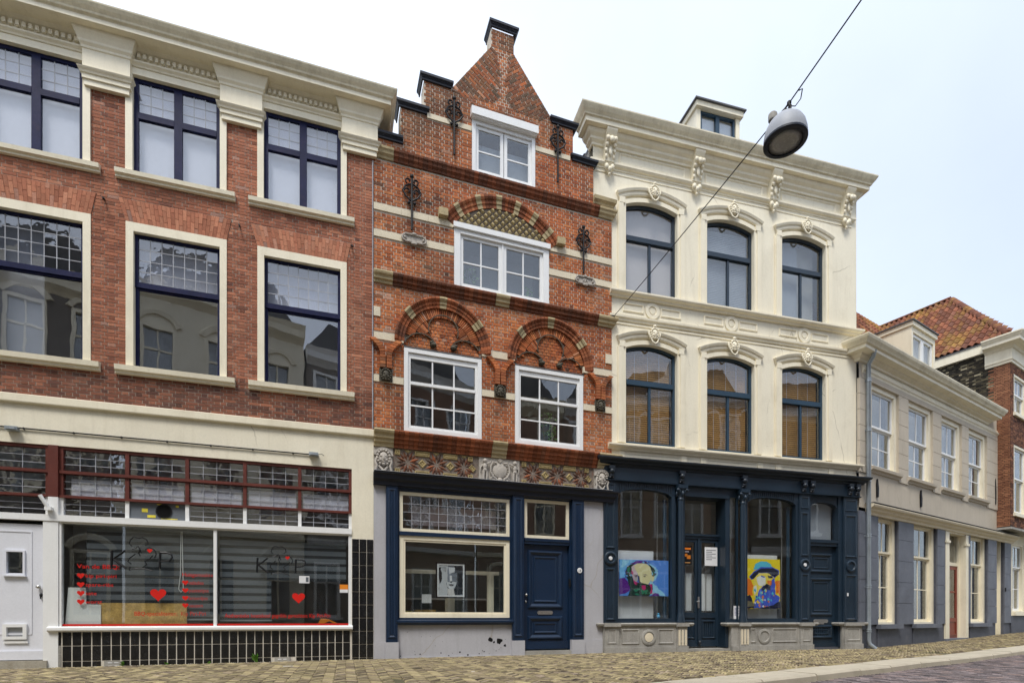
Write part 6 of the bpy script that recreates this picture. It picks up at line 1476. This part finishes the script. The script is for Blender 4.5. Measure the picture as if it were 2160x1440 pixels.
# ================================================================== HOUSE FIVE: brick corner house beyond
p5 = Plane(2132, p4.Y(2132), 2900); p5.o = p4.xy(10.40, -.40)   # its brick storeys jut out in front of the beige house
h5 = tag(empty('corner_brick_house', (*p5.o, 0), p5.th), 'brown brick house with tarred side wall, cream box cornice and lichened tile roof', 'house')
m = MB(); sheet(m, .0, 9, 4.3, 10.7, [(.33, 1.75, 8.72, 10.22), (.33, 1.75, 4.88, 7.51), (3.2, 4.6, 8.72, 10.22), (3.2, 4.6, 4.88, 7.51)], .0, .2)
m.add([(0, 0, 4.3), (0, 9, 4.3), (0, 9, 11.4), (0, 0, 11.4)], [(3,2,1,0)]); m.build('wall', M['mortar_dark'], h5, fix=False)
def spans5(za, zb):
    s_ = [(0, 9)]
    for q in ((.33, 1.75, 8.72, 10.22), (.33, 1.75, 4.88, 7.51), (3.2, 4.6, 8.72, 10.22), (3.2, 4.6, 4.88, 7.51)):
        if q[2] < zb-.01 and q[3] > za+.01: s_ = sub(s_, q[0], q[1])
    return s_
b5 = lay(spans5, 4.35, 10.68, .066, .22, .011, lambda x, z: (R(), R(), 0)); m = MB()
for b in b5: m.t = b[4]; m.box(b[0], b[1], -.012, .02, b[2], b[3], back=False)
tag(m.build('brickwork', M['brick_five'], h5, fix=False), kind='stuff')
m = MB(); m2 = MB()                                       # side wall: first half metre clean, then tarred
for b in lay(lambda za, zb: [(0.0, 7.0)], 4.35, 11.2, .066, .22, .012, lambda x, z: (R(), R(), 0)):
    k = m if (b[0] < .50+U(-.05, .05) or b[3] < 8.2) else m2
    k.t = (.5+.5*R(), .7+.3*R(), 0) if k is m else (R(), R(), 0); pj = U(.004, .02)
    k.add([(-pj, b[0], b[2]), (-pj, b[1], b[2]), (-pj, b[1], b[3]), (-pj, b[0], b[3]), (.02, b[0], b[2]), (.02, b[1], b[2]), (.02, b[1], b[3]), (.02, b[0], b[3])], [(3,2,1,0), (0,1,5,4), (1,2,6,5), (2,3,7,6), (3,0,4,7)])
tag(m.build('side_brickwork', M['brick_five'], h5), kind='stuff'); tag(m2.build('tarred_brickwork', M['brick_tar'], h5), kind='stuff')
for z0, z1 in ((8.72, 10.22), (4.88, 7.51)):
    for a in (.33, 3.2): w = sash4(h5, a, a+1.42, z0, z1, .06, fw=.11, rows=1, cols=1 if z0 < 6 else 2); B('sill', M['cream'], w, a-.08, a+1.5, -.09, .1, z0-.12, z0); B('curtain', M['interior_pale'], w, a, a+.5, .4, .42, z0, z1)
c = MB(); c.cornice([(.0, 10.557), (.05, 10.566), (.06, 10.642), (.09, 10.670), (.09, 10.727), (.07, 10.746), (.07, 11.087), (.11, 11.106), (.15, 11.172), (.27, 11.220), (.28, 11.229), (.38, 11.239), (.38, 11.352), (.40, 11.371), (.45, 11.447), (.48, 11.485), (.48, 11.532), (.3, 11.561)], .0, 9, rl=True, back=.75); c.build('cornice', M['cream'], h5)
B('side_gutter', M['cream'], h5, -.14, .02, .76, 9, 11.20, 11.54); B('gutter_lip', M['roof_lead'], h5, -.17, .02, .76, 9, 11.54, 11.58)
B('parapet', M['cream'], h5, 3.5, 9, .6, 3.0, 11.5, 12.5)
rf = MB(); rf.add([(.0, .1, 11.62), (.0, 9, 11.62), (4.5, 9, 16.0), (4.5, 3.4, 16.0), (9, .1, 11.62), (9, 9, 11.62)], [(0,3,2,1), (0,4,3), (3,4,5,2), (1,2,5)]); rf = rf.build('roof', M['terracotta'], h5)
L5 = math.hypot(4.5, 4.38)
# on the left slope the level axis runs from the back towards the street
roof_tiles(rf, (-.03, 9.0, 11.68), (0, -1, 0), (4.5, 0, 4.38), 40, 16, lambda a, b: (9-a-.2) > 3.4*b/L5, lichen=.22, nmax=300, key=lambda c_: -c_[1])
ridge_tiles(rf, (.05, .1, 11.72), (4.5, 3.4, 16.06)); ridge_tiles(rf, (4.5, 3.4, 16.06), (4.5, 9, 16.06))
B('jetty_ledge', M['stone_grey'], h5, -.06, 9, -.05, .5, 4.24, 4.32)
GX, GY = 1.5, .4                                         # ground floor stands back under the brick storeys
m = MB(); sheet(m, GX, 9, -.4, 4.24, [(GX+.27, GX+1.6, 1.10, 3.88), (GX+3, GX+5, .2, 3.88)], GY+.02, .2); m.build('ground_wall', M['cream_wall'], h5, fix=False); B('plinth', M['bluestone_dark'], h5, GX, 9, GY-.02, GY+.06, -.4, .95); B('sill', M['cream'], h5, GX+.2, GX+1.7, GY-.10, GY+.1, .96, 1.10)
w = sash4(h5, GX+.27, GX+1.6, 1.10, 3.88, GY+.10, zm=2.9, fw=.08); B('curtain', M['paper'], w, GX+.3, GX+1.5, GY+.4, GY+.41, 1.1, 2.2)
shell(h5, .02, 9, 9, (4.3, 8.0), 11.2, y0=.95)

# ================================================================== HOUSES ACROSS THE STREET (mirrored in the panes)
def opposite(start, ang, W_, hgt, wall, trim, floors, nw, lab, arch=False, gable=False):
    e_ = (start[0]+W_*math.cos(ang), start[1]+W_*math.sin(ang)); h = tag(empty('house_across_the_street', (*e_, 0), PI+ang), lab, 'house')
    holes = []
    for fz0, fz1 in floors:
        for k in range(nw): c_ = W_*(k+.5)/nw; holes.append((c_-.6, c_+.6, fz0, fz1))
    m = MB(); sheet(m, 0, W_, -.4, hgt, holes, 0, .2); m.build('wall', M[wall], h, fix=False); B('back_wall', M['interior'], h, 0, W_, 1.2, 1.4, -.4, hgt)
    for a, b, c_, d_ in holes:
        w = MB(); w.ring(a, b, c_, d_, .12, -.04, .12); w.box((a+b)/2-.03, (a+b)/2+.03, .02, .08, c_+.12, d_-.12); w.box(a+.12, b-.12, .02, .08, c_+(d_-c_)*.62, c_+(d_-c_)*.62+.07); w = w.build('window', M[trim], h, fix=False); pane(w, a+.12, b-.12, c_+.12, d_-.12, .09, 'glass'); B('curtain', M['blind_grey'], w, a, b, .5, .52, c_, d_)
        B('sill', M[trim], w, a-.1, b+.1, -.12, .0, c_-.12, c_)
        if arch:
            for i in range(7):
                an = PI*(.14+.72*i/6); cx = (a+b)/2; m = MB(); f_ = lambda r_, t: (cx+r_*math.cos(t), d_-.25+r_*math.sin(t)); m.prism([f_(.66, an-.08), f_(.66, an+.08), f_(1.05, an+.07), f_(1.05, an-.07)], -.05, .0); m.build('arch_stone', M[trim], w)
        elif trim == 'cream':
            m = MB(); m.arc((a+b)/2, d_-.25, [(.62, .0), (.62, -.08), (.78, -.12), (.85, .0)], .4, PI-.4, 12); m.build('hood_mould', M[trim], w)
    for z in (4.2, floors[-1][0]-.9):
        c = MB(); c.cornice([(.0, z), (.12, z+.05), (.15, z+.25), (.0, z+.3)], 0, W_); c.build('belt_course', M[trim], h)
    c = MB(); c.cornice([(.0, hgt-.7), (.1, hgt-.6), (.3, hgt-.45), (.32, hgt-.2), (.42, hgt)], 0, W_); c.build('cornice', M[trim], h)
    if gable:
        m = MB(); m.prism([(W_*.25, hgt), (W_*.75, hgt), (W_*.70, hgt+.8), (W_*.60, hgt+1.3), (W_*.58, hgt+2.0), (W_*.5, hgt+2.5), (W_*.42, hgt+2.0), (W_*.40, hgt+1.3), (W_*.30, hgt+.8)], .0, .3); m.build('gable', M[trim], h)
    m = MB(); m.prism([(0, hgt), (W_, hgt), (W_-1.2, hgt+1.7), (1.2, hgt+1.7)], .6, 5); m.build('roof', M['roof_lead'], h)
F3 = ((.9, 3.4), (5.4, 8.0), (9.6, 12.2))
opposite((-22, -2.3), 0, 8.8, 12.2, 'opp_brick', 'cream', F3[:2], 4, 'low red brick house with arched cream hoods across the street at its far end')
opposite((-13.1, -2.3), 0, 5.6, 13.2, 'opp_brick_dark', 'cream', F3, 3, 'dark brick house with heavy cream cornice across the street opposite the brick house')
opposite((-7.4, -2.3), 0, 6.6, 13.9, 'cream_wall', 'cream', F3, 3, 'cream plastered house with hooded windows across the street')
opposite((-.7, -2.3), 0, 5.4, 13.2, 'opp_brick_dark', 'white', F3, 3, 'dark brick house with white windows across the street behind the viewer')
opposite((4.8, -2.3), 0, 4.4, 13.4, 'opp_brick', 'white', F3, 2, 'narrow red brick house with white windows across the street at the bend')
RA = math.radians(32)
def rp(d): return (9.3+d*math.cos(RA), -2.2+d*math.sin(RA))
opposite(rp(0), RA, 5.0, 13.0, 'opp_brick', 'cream', F3, 2, 'red brick house with cream hoods across the street just past the bend')
opposite(rp(5.1), RA, 7.4, 13.2, 'opp_brick', 'paper', F3, 4, 'red brick house with white arch blocks and scrolled gable across the street', True, True)
opposite(rp(12.6), RA, 6.0, 12.4, 'opp_brick_dark', 'white', F3[:2], 3, 'brown brick house with two rows of white windows across the street')
opposite(rp(18.7), RA, 9.0, 11.6, 'render_beige', 'white', F3[:2], 4, 'beige rendered house across the street at the end of the row')

# ================================================================== HANGING STREET LAMP
LX, LY, LZ = 3.58, 7.14, 7.09
lamp = tag(empty('hanging_street_lamp', (LX, LY, LZ)), 'grey dome street lamp hung from a cable over the street', 'street lamp')
q = MB(); q.lathe(0, 0, [(.262, .0), (.262, .05), (.257, .10), (.240, .17), (.205, .235), (.15, .29), (.08, .32), (.0, .328)], 32); q.build('dome', M['lamp_grey'], lamp, smooth=40)
q = MB(); q.lathe(0, 0, [(.208, -.006), (.212, -.022), (.25, -.022), (.266, -.012), (.266, .012), (.255, .014)], 32); q.build('rim', M['lamp_rim'], lamp, smooth=40)
q = MB(); q.lathe(0, 0, [(.0, -.020), (.12, -.018), (.209, -.008)], 32); q.build('lens', M['lamp_glass'], lamp, smooth=True)
q = MB(); q.lathe(-.165, .0, [(.055, .27), (.055, .345), (.045, .36), (.0, .362)], 14); q.build('sensor_cap', M['stone_grey'], lamp, smooth=40)
q = MB()
for s_ in (-1, 1): q.tube([(.03*s_, -.03*s_, .35), (.03*s_, -.05*s_, .42), (.02, -.04*s_, .47), (.05, 0, .50)], .013, 6); q.tube([(.04, .05*s_, .36), (.06, .03*s_, .44), (.05, .0, .49)], .011, 6)
q.ball((.05, 0, .50), .03); q.ball((.0, .0, .38), .045, .045, .03); q.build('suspension', M['iron'], lamp)
q = MB(); q.tube([(.06, 0, .46), (.12, -.02, .44), (.17, -.06, .50), (.16, -.12, .57), (.10, -.15, .52)], .007, 6); q.build('supply_loop', M['iron'], lamp)
top = (LX+.05, LY, LZ+.50); A_ = (*p2.xy(p2.u(1293)-.02, -.03), p2.z(1293, 671)); Z_ = (5.35, -2.3, 8.05)
cab = tag(empty('span_wire', A_), 'thin black span wire from the gabled house holding the street lamp', 'cable')
def sag(a, b, s, n=10): return [(a[0]+(b[0]-a[0])*k/n-A_[0], a[1]+(b[1]-a[1])*k/n-A_[1], a[2]+(b[2]-a[2])*k/n-s*4*(k/n)*(1-k/n)-A_[2]) for k in range(n+1)]
MB().tube(sag(A_, top, .03), .0085, 6).build('wire', M['iron'], cab); MB().tube(sag(top, Z_, .02), .0085, 6).build('wire', M['iron'], cab)
q = MB(); q.ball((0, 0, 0), .05); q.tube([(0, .06, 0), (0, 0, 0)], .015); q.build('wall_eye', M['iron'], cab)

# ================================================================== WEEDS AND LITTER
for k, (px, s_) in enumerate(((262, .5), (353, .3), (443, .25), (541, 1.0), (1835, .6))):
    p_ = p1 if px < 787 else p4; u_ = p_.u(px); x, y = p_.xy(u_, -.05); e = tag(empty('weed', (x, y, g(x))), ('tuft of weed at the foot of the black tiles by a vent grille', 'tiny weed sprouting between two vents under the tiled plinth', 'smallest weed sprig along the black tiled plinth', 'tallest green weed growing up against the black tiles', 'low mossy weed beside the foot of the downpipe')[k], 'weed', 'weeds along the facades'); m = MB()
    for i in range(int(14+16*s_)):
        a = U(0, 2*PI); d1 = Vector((math.cos(a)*U(.3, 1), -abs(math.sin(a))*U(.2, .9), U(.4, 1.6))).normalized()*(.035+.05*s_)*U(.5, 1.2); st = Vector((U(-.04, .04)*s_, U(-.02, .0), U(0, .12)*s_)); d2 = d1.cross(Vector((0, 1, .3))).normalized()*.016
        m.add([tuple(st), tuple(st+d1*.5+d2), tuple(st+d1), tuple(st+d1*.5-d2)], [(0,1,2,3)])
    m.build('leaves', M['leaf'], e, fix=False)
for px, py, lb in ((608, 1405, 'scrap of white paper on the pavement before the tiled shop'), (998, 1418, 'crumb of white litter on the pavement before the blue door')):
    Y_ = F*(H+.03)/(py-YH); X_ = (px-CX)/F*Y_; o = tag(MB().box(-.09, .09, -.015, .02, 0, .004).build('paper_scrap', M['paper'], None, fix=False), lb, 'litter'); o.location = (X_, Y_, g(X_)+.018); o.rotation_euler = (0, 0, U(-.4, .4)); o.scale = (1, 1, 1) if px < 700 else (.3, .6, 1)
